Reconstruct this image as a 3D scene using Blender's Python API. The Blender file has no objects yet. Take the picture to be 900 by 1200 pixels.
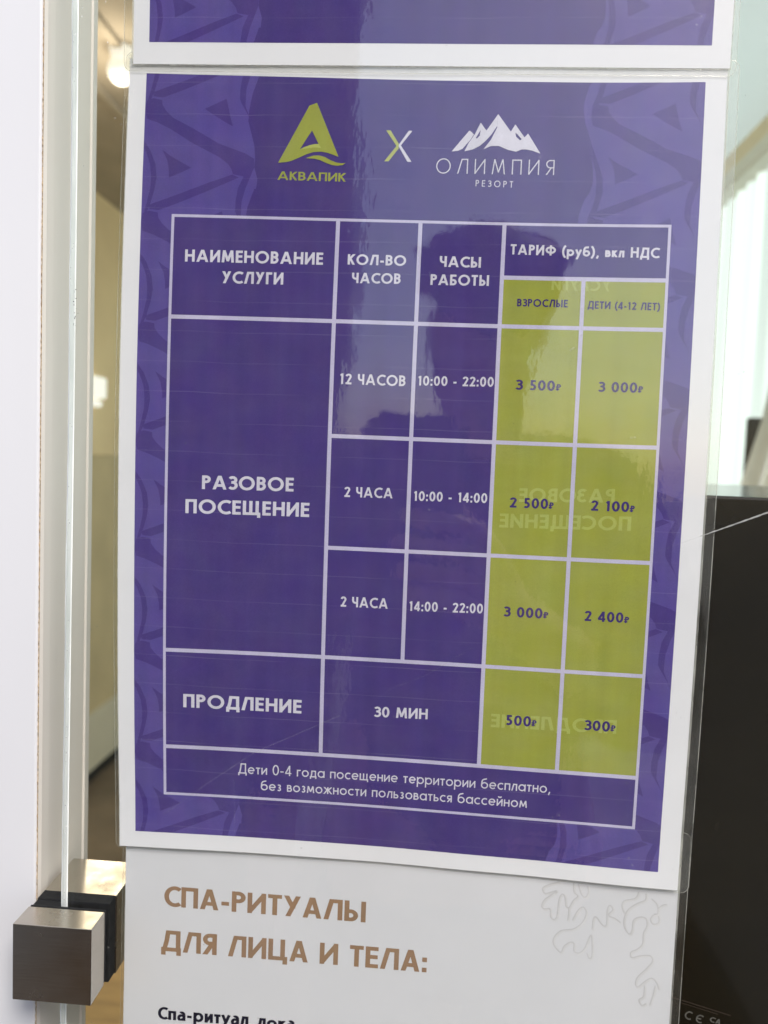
import bpy, bmesh, math, random
import numpy as np
from mathutils import Vector, Matrix
from mathutils.geometry import tessellate_polygon

random.seed(7)
scene = bpy.context.scene
C = scene.collection

# ----------------------------------------------------------------------------
# world frame: the glass door stands in the XZ plane, +Y goes into the room.
# (u, w, v) = millimetres right / behind the main sheet / down from its print corner
# ----------------------------------------------------------------------------
EYE = 1.40
ZTOP = EYE + 0.13669


def P(u, v, w=0.0):
    return Vector((u / 1000.0, w / 1000.0, ZTOP - v / 1000.0))


# ---------------------------------------------------------------- camera
cam_d = bpy.data.cameras.new('camera')
cam = bpy.data.objects.new('camera', cam_d)
C.objects.link(cam)
RIGHT = (0.9969622970, -0.0385052990, 0.0677017004)
DOWN = (0.0429619184, 0.9969172298, -0.0656529581)
FWD = (-0.0649650049, 0.0683621188, 0.9955431527)


def wv(t):
    return Vector((t[0], t[2], -t[1]))


cx_, cy_, cz_ = wv(RIGHT), -wv(DOWN), -wv(FWD)
CAMP = P(111.386, 136.692, -284.52)
cam.matrix_world = Matrix(((cx_.x, cy_.x, cz_.x, CAMP.x),
                           (cx_.y, cy_.y, cz_.y, CAMP.y),
                           (cx_.z, cy_.z, cz_.z, CAMP.z),
                           (0, 0, 0, 1)))
cam_d.sensor_fit = 'VERTICAL'
cam_d.sensor_width = 5.4
cam_d.sensor_height = 7.2
cam_d.lens = 5.4
cam_d.clip_start = 0.005
cam_d.clip_end = 2000
cam_d.dof.use_dof = True
cam_d.dof.focus_distance = 0.284
cam_d.dof.aperture_fstop = 2.0
scene.camera = cam

# ---------------------------------------------------------------- sky and sun
SUN_EL, SUN_AZ = math.radians(46), math.radians(152)     # azimuth clockwise from +Y
world = bpy.data.worlds.new('World')
scene.world = world
world.use_nodes = True
wn = world.node_tree
for n in list(wn.nodes):
    wn.nodes.remove(n)
sky = wn.nodes.new('ShaderNodeTexSky')
sky.sky_type = 'NISHITA'
sky.sun_disc = False
sky.sun_elevation = SUN_EL
sky.sun_rotation = SUN_AZ
sky.air_density = 1.0
sky.dust_density = 2.0
sky.ozone_density = 0.6
bg = wn.nodes.new('ShaderNodeBackground')
bg.inputs['Strength'].default_value = 0.14
wo = wn.nodes.new('ShaderNodeOutputWorld')
wn.links.new(sky.outputs[0], bg.inputs['Color'])
wn.links.new(bg.outputs[0], wo.inputs['Surface'])

sun_d = bpy.data.lights.new('sun', 'SUN')
sun_d.energy = 2.3
sun_d.angle = math.radians(18)
sun_d.color = (1.0, 0.96, 0.9)
sun = bpy.data.objects.new('sun', sun_d)
C.objects.link(sun)
sd = Vector((math.sin(SUN_AZ) * math.cos(SUN_EL), math.cos(SUN_AZ) * math.cos(SUN_EL), math.sin(SUN_EL)))
sun.rotation_euler = (-sd).to_track_quat('-Z', 'Y').to_euler()
sun.location = (0, -3, 5)

scene.view_settings.view_transform = 'Standard'
scene.view_settings.look = 'None'
scene.view_settings.exposure = 0.36
scene.view_settings.gamma = 1.0
scene.render.engine = 'CYCLES'
scene.cycles.max_bounces = 14
scene.cycles.transparent_max_bounces = 24
scene.cycles.diffuse_bounces = 6


# ============================================================================
# materials (all procedural)
# ============================================================================
def new_mat(name):
    m = bpy.data.materials.new(name)
    m.use_nodes = True
    nt = m.node_tree
    for n in list(nt.nodes):
        nt.nodes.remove(n)
    out = nt.nodes.new('ShaderNodeOutputMaterial')
    return m, nt, out


def mapping(nt, scale=(1, 1, 1), rot=(0, 0, 0)):
    g = nt.nodes.new('ShaderNodeNewGeometry')
    mp = nt.nodes.new('ShaderNodeMapping')
    mp.inputs['Scale'].default_value = scale
    mp.inputs['Rotation'].default_value = rot
    nt.links.new(g.outputs['Position'], mp.inputs['Vector'])
    return mp.outputs[0]


def noise(nt, vec, scale, detail=3.0, rough=0.55):
    n = nt.nodes.new('ShaderNodeTexNoise')
    n.inputs['Scale'].default_value = scale
    n.inputs['Detail'].default_value = detail
    n.inputs['Roughness'].default_value = rough
    nt.links.new(vec, n.inputs['Vector'])
    return n.outputs['Fac']


def maprange(nt, fac, a, b, lo, hi):
    m = nt.nodes.new('ShaderNodeMapRange')
    m.inputs['From Min'].default_value = a
    m.inputs['From Max'].default_value = b
    m.inputs['To Min'].default_value = lo
    m.inputs['To Max'].default_value = hi
    nt.links.new(fac, m.inputs['Value'])
    return m.outputs[0]


def math_node(nt, op, a, b):
    m = nt.nodes.new('ShaderNodeMath')
    m.operation = op
    for i, x in enumerate((a, b)):
        if isinstance(x, (int, float)):
            m.inputs[i].default_value = x
        else:
            nt.links.new(x, m.inputs[i])
    return m.outputs[0]


def mixcol(nt, fac, c1, c2, blend='MIX'):
    m = nt.nodes.new('ShaderNodeMix')
    m.data_type = 'RGBA'
    m.blend_type = blend
    if isinstance(fac, (int, float)):
        m.inputs[0].default_value = fac
    else:
        nt.links.new(fac, m.inputs[0])
    for i, c in ((6, c1), (7, c2)):
        if isinstance(c, tuple):
            m.inputs[i].default_value = (*c, 1.0) if len(c) == 3 else c
        else:
            nt.links.new(c, m.inputs[i])
    return m.outputs[2]


def principled(name, col, rough=0.6, spec=0.4, metal=0.0, var=0.08, vscale=8.0, bump=0.0, bscale=60.0, stretch=(1, 1, 1)):
    """a surface with a little uneven tone and relief"""
    m, nt, out = new_mat(name)
    b = nt.nodes.new('ShaderNodeBsdfPrincipled')
    v = mapping(nt, stretch)
    f = noise(nt, v, vscale, 4)
    dark = tuple(c * (1 - var) for c in col)
    lite = tuple(min(1, c * (1 + var)) for c in col)
    nt.links.new(mixcol(nt, maprange(nt, f, 0.3, 0.7, 0, 1), dark, lite), b.inputs['Base Color'])
    b.inputs['Roughness'].default_value = rough
    b.inputs['Specular IOR Level'].default_value = spec
    b.inputs['Metallic'].default_value = metal
    if bump > 0:
        bn = nt.nodes.new('ShaderNodeBump')
        bn.inputs['Strength'].default_value = 1.0
        bn.inputs['Distance'].default_value = bump
        nt.links.new(noise(nt, v, bscale, 3), bn.inputs['Height'])
        nt.links.new(bn.outputs[0], b.inputs['Normal'])
    nt.links.new(b.outputs[0], out.inputs['Surface'])
    return m


def ink(name, col, band=0.10):
    """printed toner on paper: fine grain, streaks across and faint pale banding lines down the page"""
    m, nt, out = new_mat(name)
    b = nt.nodes.new('ShaderNodeBsdfDiffuse')
    v = mapping(nt)
    grain = noise(nt, v, 2200.0, 2)
    blotch = noise(nt, mapping(nt, (9, 1, 26)), 4.0, 4)
    streak = noise(nt, mapping(nt, (140, 1, 5)), 1.0, 3)
    k = math_node(nt, 'ADD', maprange(nt, grain, 0.3, 0.7, -0.05, 0.05),
                  math_node(nt, 'ADD', maprange(nt, blotch, 0.3, 0.7, -0.045, 0.045), maprange(nt, streak, 0.3, 0.7, -0.06, 0.06)))
    # one pale line every 11.2 mm
    sep = nt.nodes.new('ShaderNodeSeparateXYZ')
    wob = noise(nt, mapping(nt, (12, 1, 1)), 1.5, 2)
    g = nt.nodes.new('ShaderNodeNewGeometry')
    nt.links.new(g.outputs['Position'], sep.inputs[0])
    zz = math_node(nt, 'ADD', sep.outputs['Z'], maprange(nt, wob, 0.3, 0.7, -0.0005, 0.0005))
    fr = math_node(nt, 'FRACT', math_node(nt, 'MULTIPLY', zz, 1 / 0.0112), 0)
    ln = maprange(nt, fr, 0.0, 0.035, 1.0, 0.0)
    gate = maprange(nt, noise(nt, mapping(nt, (22, 1, 90)), 1.0, 2), 0.38, 0.62, 0.0, 1.0)
    ln = math_node(nt, 'MULTIPLY', ln, math_node(nt, 'MULTIPLY', gate, band))
    mul = math_node(nt, 'ADD', k, 1.0)
    hsv = nt.nodes.new('ShaderNodeHueSaturation')
    hsv.inputs['Color'].default_value = (*col, 1)
    nt.links.new(mul, hsv.inputs['Value'])
    chroma = noise(nt, mapping(nt, (1, 1, 0.6)), 120.0, 3)
    nt.links.new(maprange(nt, chroma, 0.3, 0.7, 0.495, 0.505), hsv.inputs['Hue'])
    nt.links.new(maprange(nt, noise(nt, mapping(nt), 70.0, 3), 0.3, 0.7, 0.94, 1.04), hsv.inputs['Saturation'])
    colr = mixcol(nt, ln, hsv.outputs[0], (0.72, 0.7, 0.78))
    nt.links.new(colr, b.inputs['Color'])
    nt.links.new(b.outputs[0], out.inputs['Surface'])
    return m


def clear_sheet(name, ior, rough, tint=(1, 1, 1), wrinkle=0.0, dust=0.0, haze=0.0):
    """clear glass or film: lets light straight through and mirrors by Fresnel, with optional wrinkles and dust specks"""
    m, nt, out = new_mat(name)
    tr = nt.nodes.new('ShaderNodeBsdfTransparent')
    tr.inputs['Color'].default_value = (*tint, 1)
    gl = nt.nodes.new('ShaderNodeBsdfGlossy')
    gl.inputs['Roughness'].default_value = rough
    geo = nt.nodes.new('ShaderNodeNewGeometry')
    dot = nt.nodes.new('ShaderNodeVectorMath')
    dot.operation = 'DOT_PRODUCT'
    nt.links.new(geo.outputs['Incoming'], dot.inputs[0])
    nt.links.new(geo.outputs['Normal'], dot.inputs[1])
    f0 = ((ior - 1) / (ior + 1)) ** 2
    gr = math_node(nt, 'POWER', math_node(nt, 'SUBTRACT', 1.0, math_node(nt, 'ABSOLUTE', dot.outputs['Value'], 0)), 5.0)
    fres = math_node(nt, 'ADD', math_node(nt, 'MULTIPLY', gr, 1 - f0), f0)
    if wrinkle > 0:
        big = noise(nt, mapping(nt, (1.0, 1, 0.45)), 30.0, 2)
        fine = noise(nt, mapping(nt, (1.0, 1, 0.55)), 230.0, 2)
        patch = maprange(nt, noise(nt, mapping(nt), 34.0, 2), 0.42, 0.68, 0.15, 1.0)
        h = math_node(nt, 'ADD', math_node(nt, 'MULTIPLY', big, 5.0), math_node(nt, 'MULTIPLY', fine, patch))
        bn = nt.nodes.new('ShaderNodeBump')
        bn.inputs['Strength'].default_value = 1.0
        bn.inputs['Distance'].default_value = wrinkle
        nt.links.new(h, bn.inputs['Height'])
        nt.links.new(bn.outputs[0], gl.inputs['Normal'])
        nt.links.new(bn.outputs[0], dot.inputs[1])
    mx = nt.nodes.new('ShaderNodeMixShader')
    nt.links.new(fres, mx.inputs[0])
    nt.links.new(tr.outputs[0], mx.inputs[1])
    nt.links.new(gl.outputs[0], mx.inputs[2])
    res = mx.outputs[0]
    if haze > 0:
        dh = nt.nodes.new('ShaderNodeBsdfDiffuse')
        dh.inputs['Color'].default_value = (0.9, 0.9, 0.86, 1)
        th = nt.nodes.new('ShaderNodeBsdfTranslucent')
        th.inputs['Color'].default_value = (0.9, 0.88, 0.8, 1)
        mh = nt.nodes.new('ShaderNodeMixShader')
        nt.links.new(dh.outputs[0], mh.inputs[1])
        nt.links.new(th.outputs[0], mh.inputs[2])
        m3 = nt.nodes.new('ShaderNodeMixShader')
        nt.links.new(maprange(nt, noise(nt, mapping(nt, (1, 1, 0.3)), 160.0, 3), 0.35, 0.7, haze * 0.5, haze * 1.5), m3.inputs[0])
        nt.links.new(res, m3.inputs[1])
        nt.links.new(mh.outputs[0], m3.inputs[2])
        res = m3.outputs[0]
    if dust > 0:
        df = nt.nodes.new('ShaderNodeBsdfDiffuse')
        df.inputs['Color'].default_value = (0.8, 0.8, 0.78, 1)
        vo = nt.nodes.new('ShaderNodeTexVoronoi')
        vo.inputs['Scale'].default_value = 95.0
        nt.links.new(mapping(nt, (1, 0.001, 1)), vo.inputs['Vector'])
        sp = maprange(nt, vo.outputs['Distance'], 0.025, 0.05, dust, 0.0)
        gate = maprange(nt, noise(nt, mapping(nt), 60.0, 1), 0.5, 0.56, 0.0, 1.0)
        mx2 = nt.nodes.new('ShaderNodeMixShader')
        nt.links.new(math_node(nt, 'MULTIPLY', sp, gate), mx2.inputs[0])
        nt.links.new(res, mx2.inputs[1])
        nt.links.new(df.outputs[0], mx2.inputs[2])
        res = mx2.outputs[0]
    nt.links.new(res, out.inputs['Surface'])
    return m


def brushed(name, col, rough=0.32):
    m, nt, out = new_mat(name)
    b = nt.nodes.new('ShaderNodeBsdfPrincipled')
    v = mapping(nt, (90, 60, 1500), (0, 0, math.radians(20)))
    v2 = mapping(nt, (1, 1, 1))
    f = noise(nt, v, 1.0, 3)
    s = noise(nt, v2, 55.0, 4)
    nt.links.new(mixcol(nt, maprange(nt, f, 0.3, 0.7, 0, 1), tuple(c * 0.9 for c in col), col), b.inputs['Base Color'])
    b.inputs['Metallic'].default_value = 1.0
    nt.links.new(maprange(nt, s, 0.3, 0.7, rough - 0.06, rough + 0.1), b.inputs['Roughness'])
    bn = nt.nodes.new('ShaderNodeBump')
    bn.inputs['Distance'].default_value = 0.00002
    nt.links.new(f, bn.inputs['Height'])
    nt.links.new(bn.outputs[0], b.inputs['Normal'])
    nt.links.new(b.outputs[0], out.inputs['Surface'])
    return m


M = {}
M['paper'] = principled('white paper', (0.77, 0.765, 0.785), 0.9, 0.1, var=0.015, vscale=30)
M['spa_paper'] = principled('cool white paper', (0.69, 0.69, 0.715), 0.9, 0.1, var=0.015, vscale=30)
M['purple'] = ink('violet ink', (0.078, 0.054, 0.205))
M['strip'] = ink('pale violet ink', (0.112, 0.084, 0.292))
M['band'] = ink('deep violet ink', (0.084, 0.058, 0.224))
M['line'] = ink('lilac white line', (0.53, 0.50, 0.66), 0.0)
M['white_ink'] = ink('white lettering', (0.64, 0.62, 0.70), 0.0)
M['green'] = ink('olive green ink', (0.325, 0.345, 0.072), 0.02)
M['ghost'] = ink('pale green ink', (0.40, 0.435, 0.125), 0.0)
M['logo_green'] = ink('logo green ink', (0.33, 0.355, 0.08), 0.0)
M['logo_pale'] = ink('logo pale green ink', (0.43, 0.46, 0.13), 0.0)
M['text_purple'] = ink('violet lettering', (0.062, 0.04, 0.17), 0.0)
M['tan_ink'] = ink('tan lettering', (0.33, 0.21, 0.13), 0.0)
M['navy_ink'] = ink('navy lettering', (0.012, 0.012, 0.028), 0.0)
M['grey_ink'] = ink('pale grey line', (0.575, 0.57, 0.585), 0.0)
M['emboss_ink'] = ink('faint emboss shading', (0.668, 0.664, 0.672), 0.0)
M['film'] = clear_sheet('laminating film', 1.76, 0.012, (0.995, 0.995, 0.99), wrinkle=0.00006)
M['film_edge'] = clear_sheet('film welded edge', 1.6, 0.12, (0.93, 0.93, 0.9), wrinkle=0.00008, haze=0.30)
M['film_margin'] = clear_sheet('film clear margin', 1.55, 0.03, (0.98, 0.98, 0.97), wrinkle=0.00005, haze=0.03)
M['glass'] = clear_sheet('door glass', 1.24, 0.0, (0.992, 0.997, 0.994), dust=0.14)
M['glass_edge'] = principled('ground glass edge', (0.86, 0.9, 0.87), 0.35, 0.6, var=0.16, vscale=70, bump=0.0004, bscale=300, stretch=(1, 1, 0.25))
M['scratch'] = principled('scratched glass', (0.75, 0.75, 0.74), 0.7, 0.3, var=0.2, vscale=300)
_b = [n for n in M['scratch'].node_tree.nodes if n.type == 'BSDF_PRINCIPLED'][0]
_b.inputs['Alpha'].default_value = 0.45
M['faint_scratch'] = M['scratch'].copy()
[n for n in M['faint_scratch'].node_tree.nodes if n.type == 'BSDF_PRINCIPLED'][0].inputs['Alpha'].default_value = 0.18
M['pvc'] = principled('white plastic frame', (0.74, 0.74, 0.77), 0.35, 0.4, var=0.03, vscale=9, bump=0.0001, bscale=40, stretch=(1, 1, 0.25))
M['reveal'] = principled('cream plastic frame', (0.76, 0.71, 0.655), 0.4, 0.4, var=0.03, vscale=10)
M['brush_seal'] = principled('tan weather strip', (0.48, 0.36, 0.23), 0.9, 0.1, var=0.5, vscale=900, bump=0.0003, bscale=900)
M['steel'] = brushed('brushed steel', (0.60, 0.55, 0.48), 0.20)
M['rubber'] = principled('black rubber', (0.012, 0.012, 0.013), 0.75, 0.3, var=0.3, vscale=400, bump=0.0002, bscale=700)
M['black_gloss'] = principled('black glossy casing', (0.0085, 0.0068, 0.0035), 0.14, 0.3, var=0.5, vscale=9)
M['mark'] = principled('faint grey printing', (0.10, 0.097, 0.088), 0.6, 0.3, var=0.1, vscale=40)
M['mark_brown'] = principled('faint brown line', (0.035, 0.024, 0.018), 0.6, 0.3, var=0.1, vscale=40)
M['wall_warm'] = principled('warm yellow wall', (0.95, 0.73, 0.43), 0.8, 0.2, var=0.08, vscale=3)
M['wall_tan'] = principled('tan wall panel', (0.66, 0.52, 0.30), 0.7, 0.3, var=0.1, vscale=4)
M['skirting'] = principled('beige skirting', (0.74, 0.66, 0.50), 0.6, 0.3, var=0.05, vscale=4)
M['brown_floor'] = principled('brown floor', (0.17, 0.125, 0.08), 0.5, 0.4, var=0.2, vscale=5)
M['wood'] = principled('orange wood', (0.55, 0.33, 0.13), 0.45, 0.4, var=0.18, vscale=14, stretch=(1, 6, 1))
M['dim_ceiling'] = principled('dimmed grey brown ceiling', (0.46, 0.40, 0.32), 0.8, 0.2, var=0.1, vscale=5)  # weaker light on the left ceiling put into a darker colour
M['ceiling'] = principled('pale ceiling', (0.86, 0.9, 0.87), 0.8, 0.2, var=0.02, vscale=5)
M['pelmet'] = principled('beige wood pelmet', (0.86, 0.74, 0.48), 0.6, 0.3, var=0.05, vscale=6)
M['trim'] = principled('cream trim', (0.82, 0.80, 0.66), 0.5, 0.4, var=0.03, vscale=6)
M['lamp_white'] = principled('white lamp shade', (0.85, 0.85, 0.82), 0.4, 0.4, var=0.02)
_b = [n for n in M['lamp_white'].node_tree.nodes if n.type == 'BSDF_PRINCIPLED'][0]
_b.inputs['Emission Color'].default_value = (1.0, 0.95, 0.82, 1)
_b.inputs['Emission Strength'].default_value = 0.5
M['cream'] = principled('cream fabric', (0.86, 0.84, 0.74), 0.8, 0.2, var=0.05, vscale=12)
M['dark'] = principled('dark brown paint', (0.03, 0.026, 0.022), 0.7, 0.3, var=0.2)
M['plaster'] = principled('dark brown render', (0.10, 0.066, 0.045), 0.9, 0.2, var=0.2, vscale=3)
M['paving'] = principled('grey paving', (0.20, 0.19, 0.18), 0.9, 0.2, var=0.15, vscale=4)
M['mat'] = principled('brown mat pile', (0.085, 0.060, 0.040), 0.95, 0.1, var=0.4, vscale=60, bump=0.004, bscale=250)
M['phone'] = principled('dark phone glass', (0.008, 0.008, 0.01), 0.2, 0.5, var=0.1)
M['skin'] = principled('skin', (0.42, 0.22, 0.17), 0.5, 0.4, var=0.1, vscale=20)
M['jacket'] = principled('dark jacket', (0.02, 0.02, 0.028), 0.9, 0.2, var=0.2, vscale=20)
M['hair'] = principled('dark hair', (0.015, 0.011, 0.009), 0.6, 0.3, var=0.3, vscale=80)


def make_blind_mat():
    m, nt, out = new_mat('glowing blind slat')
    d = nt.nodes.new('ShaderNodeBsdfDiffuse')
    t = nt.nodes.new('ShaderNodeBsdfTranslucent')
    d.inputs['Color'].default_value = (0.42, 0.45, 0.43, 1)
    t.inputs['Color'].default_value = (0.42, 0.47, 0.44, 1)
    f = noise(nt, mapping(nt, (40, 40, 1)), 1.0, 2)
    mx = nt.nodes.new('ShaderNodeMixShader')
    nt.links.new(maprange(nt, f, 0.3, 0.7, 0.45, 0.6), mx.inputs[0])
    nt.links.new(d.outputs[0], mx.inputs[1])
    nt.links.new(t.outputs[0], mx.inputs[2])
    em = nt.nodes.new('ShaderNodeEmission')  # slats glow by emission in place of daylight coming through them
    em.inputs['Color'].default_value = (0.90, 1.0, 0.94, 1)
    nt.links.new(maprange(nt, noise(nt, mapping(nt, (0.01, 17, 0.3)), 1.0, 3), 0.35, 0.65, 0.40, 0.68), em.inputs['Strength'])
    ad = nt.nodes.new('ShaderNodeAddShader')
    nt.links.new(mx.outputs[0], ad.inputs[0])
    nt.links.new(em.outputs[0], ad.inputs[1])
    nt.links.new(ad.outputs[0], out.inputs['Surface'])
    return m


M['blind'] = make_blind_mat()


def make_brightened_ceiling_mat():
    m, nt, out = new_mat('translucent brightened ceiling')  # ceiling made translucent so that daylight brightens it and the room
    d = nt.nodes.new('ShaderNodeBsdfDiffuse')
    t = nt.nodes.new('ShaderNodeBsdfTranslucent')
    d.inputs['Color'].default_value = (0.8, 0.85, 0.81, 1)
    f = noise(nt, mapping(nt, (3, 1, 1)), 2.0, 3)
    nt.links.new(mixcol(nt, f, (0.86, 0.93, 0.88), (0.92, 0.97, 0.93)), t.inputs['Color'])
    mx = nt.nodes.new('ShaderNodeMixShader')
    mx.inputs[0].default_value = 0.62
    nt.links.new(d.outputs[0], mx.inputs[1])
    nt.links.new(t.outputs[0], mx.inputs[2])
    nt.links.new(mx.outputs[0], out.inputs['Surface'])
    return m


M['brightened_ceiling'] = make_brightened_ceiling_mat()


# ============================================================================
# object helpers
# ============================================================================
def thing(name, label, cat, loc=(0, 0, 0), group=None):
    o = bpy.data.objects.new(name, None)
    C.objects.link(o)
    o.location = loc
    o.empty_display_size = 0.05
    o['label'] = label
    o['category'] = cat
    if group:
        o['group'] = group
    return o


def tag(o, label, cat, group=None):
    o['label'] = label
    o['category'] = cat
    if group:
        o['group'] = group
    return o


def origin_of(o):
    v = Vector((0, 0, 0))
    while o is not None:
        v += Vector(o.location)
        o = o.parent
    return v


def mesh_obj(name, verts, faces, mats, parent=None, midx=None, smooth=False, loc=None):
    """verts in world coordinates; the object's origin is its parent's base, or loc"""
    me = bpy.data.meshes.new(name)
    base = origin_of(parent) if parent is not None else Vector(loc or (0, 0, 0))
    me.from_pydata([tuple(Vector(v) - base) for v in verts], [], faces)
    if not isinstance(mats, (list, tuple)):
        mats = [mats]
    for m in mats:
        me.materials.append(m)
    if midx:
        for p, i in zip(me.polygons, midx):
            p.material_index = i
    if smooth:
        for p in me.polygons:
            p.use_smooth = True
    me.validate()
    me.update()
    o = bpy.data.objects.new(name, me)
    C.objects.link(o)
    if parent is not None:
        o.parent = parent
    else:
        o.location = base
    return o


def box_bm(bm, lo, hi, bevel=0.0, seg=2):
    r = bmesh.ops.create_cube(bm, size=1.0)
    vs = r['verts']
    c = [(a + b) / 2 for a, b in zip(lo, hi)]
    s = [abs(b - a) for a, b in zip(lo, hi)]
    for v in vs:
        v.co = Vector((v.co.x * s[0] + c[0], v.co.y * s[1] + c[1], v.co.z * s[2] + c[2]))
    if bevel > 0:
        es = set()
        for v in vs:
            es.update(v.link_edges)
        bmesh.ops.bevel(bm, geom=list(es), offset=bevel, segments=seg, affect='EDGES', profile=0.6)


def bm_obj(name, bm, mats, parent=None, loc=None, smooth=False):
    base = origin_of(parent) if parent is not None else Vector(loc or (0, 0, 0))
    for v in bm.verts:
        v.co -= base
    bmesh.ops.recalc_face_normals(bm, faces=bm.faces[:])
    me = bpy.data.meshes.new(name)
    bm.to_mesh(me)
    bm.free()
    if not isinstance(mats, (list, tuple)):
        mats = [mats]
    for m in mats:
        me.materials.append(m)
    if smooth:
        for p in me.polygons:
            p.use_smooth = True
    o = bpy.data.objects.new(name, me)
    C.objects.link(o)
    if parent is not None:
        o.parent = parent
    else:
        o.location = base
    return o


def box(name, lo, hi, mat, parent=None, bevel=0.0, loc=None):
    bm = bmesh.new()
    box_bm(bm, lo, hi, bevel)
    return bm_obj(name, bm, mat, parent, loc)


def boxmm(name, u, v, w, mat, parent=None, bevel=0.0, loc=None):
    a, b = P(u[0], v[1], w[0]), P(u[1], v[0], w[1])
    return box(name, a, b, mat, parent, bevel / 1000.0, loc)


# ============================================================================
# stroke lettering: a geometric sans drawn with butt-ended strokes
# ============================================================================
def arc(cx, cy, rx, ry, a0, a1, n=18):
    return [(cx + rx * math.cos(math.radians(a0 + (a1 - a0) * i / n)),
             cy + ry * math.sin(math.radians(a0 + (a1 - a0) * i / n))) for i in range(n + 1)]


def ex(p, q, e):
    d = math.hypot(q[0] - p[0], q[1] - p[1])
    k = e / d
    return [(p[0] - (q[0] - p[0]) * k, p[1] - (q[1] - p[1]) * k), (q[0] + (q[0] - p[0]) * k, q[1] + (q[1] - p[1]) * k)]


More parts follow.
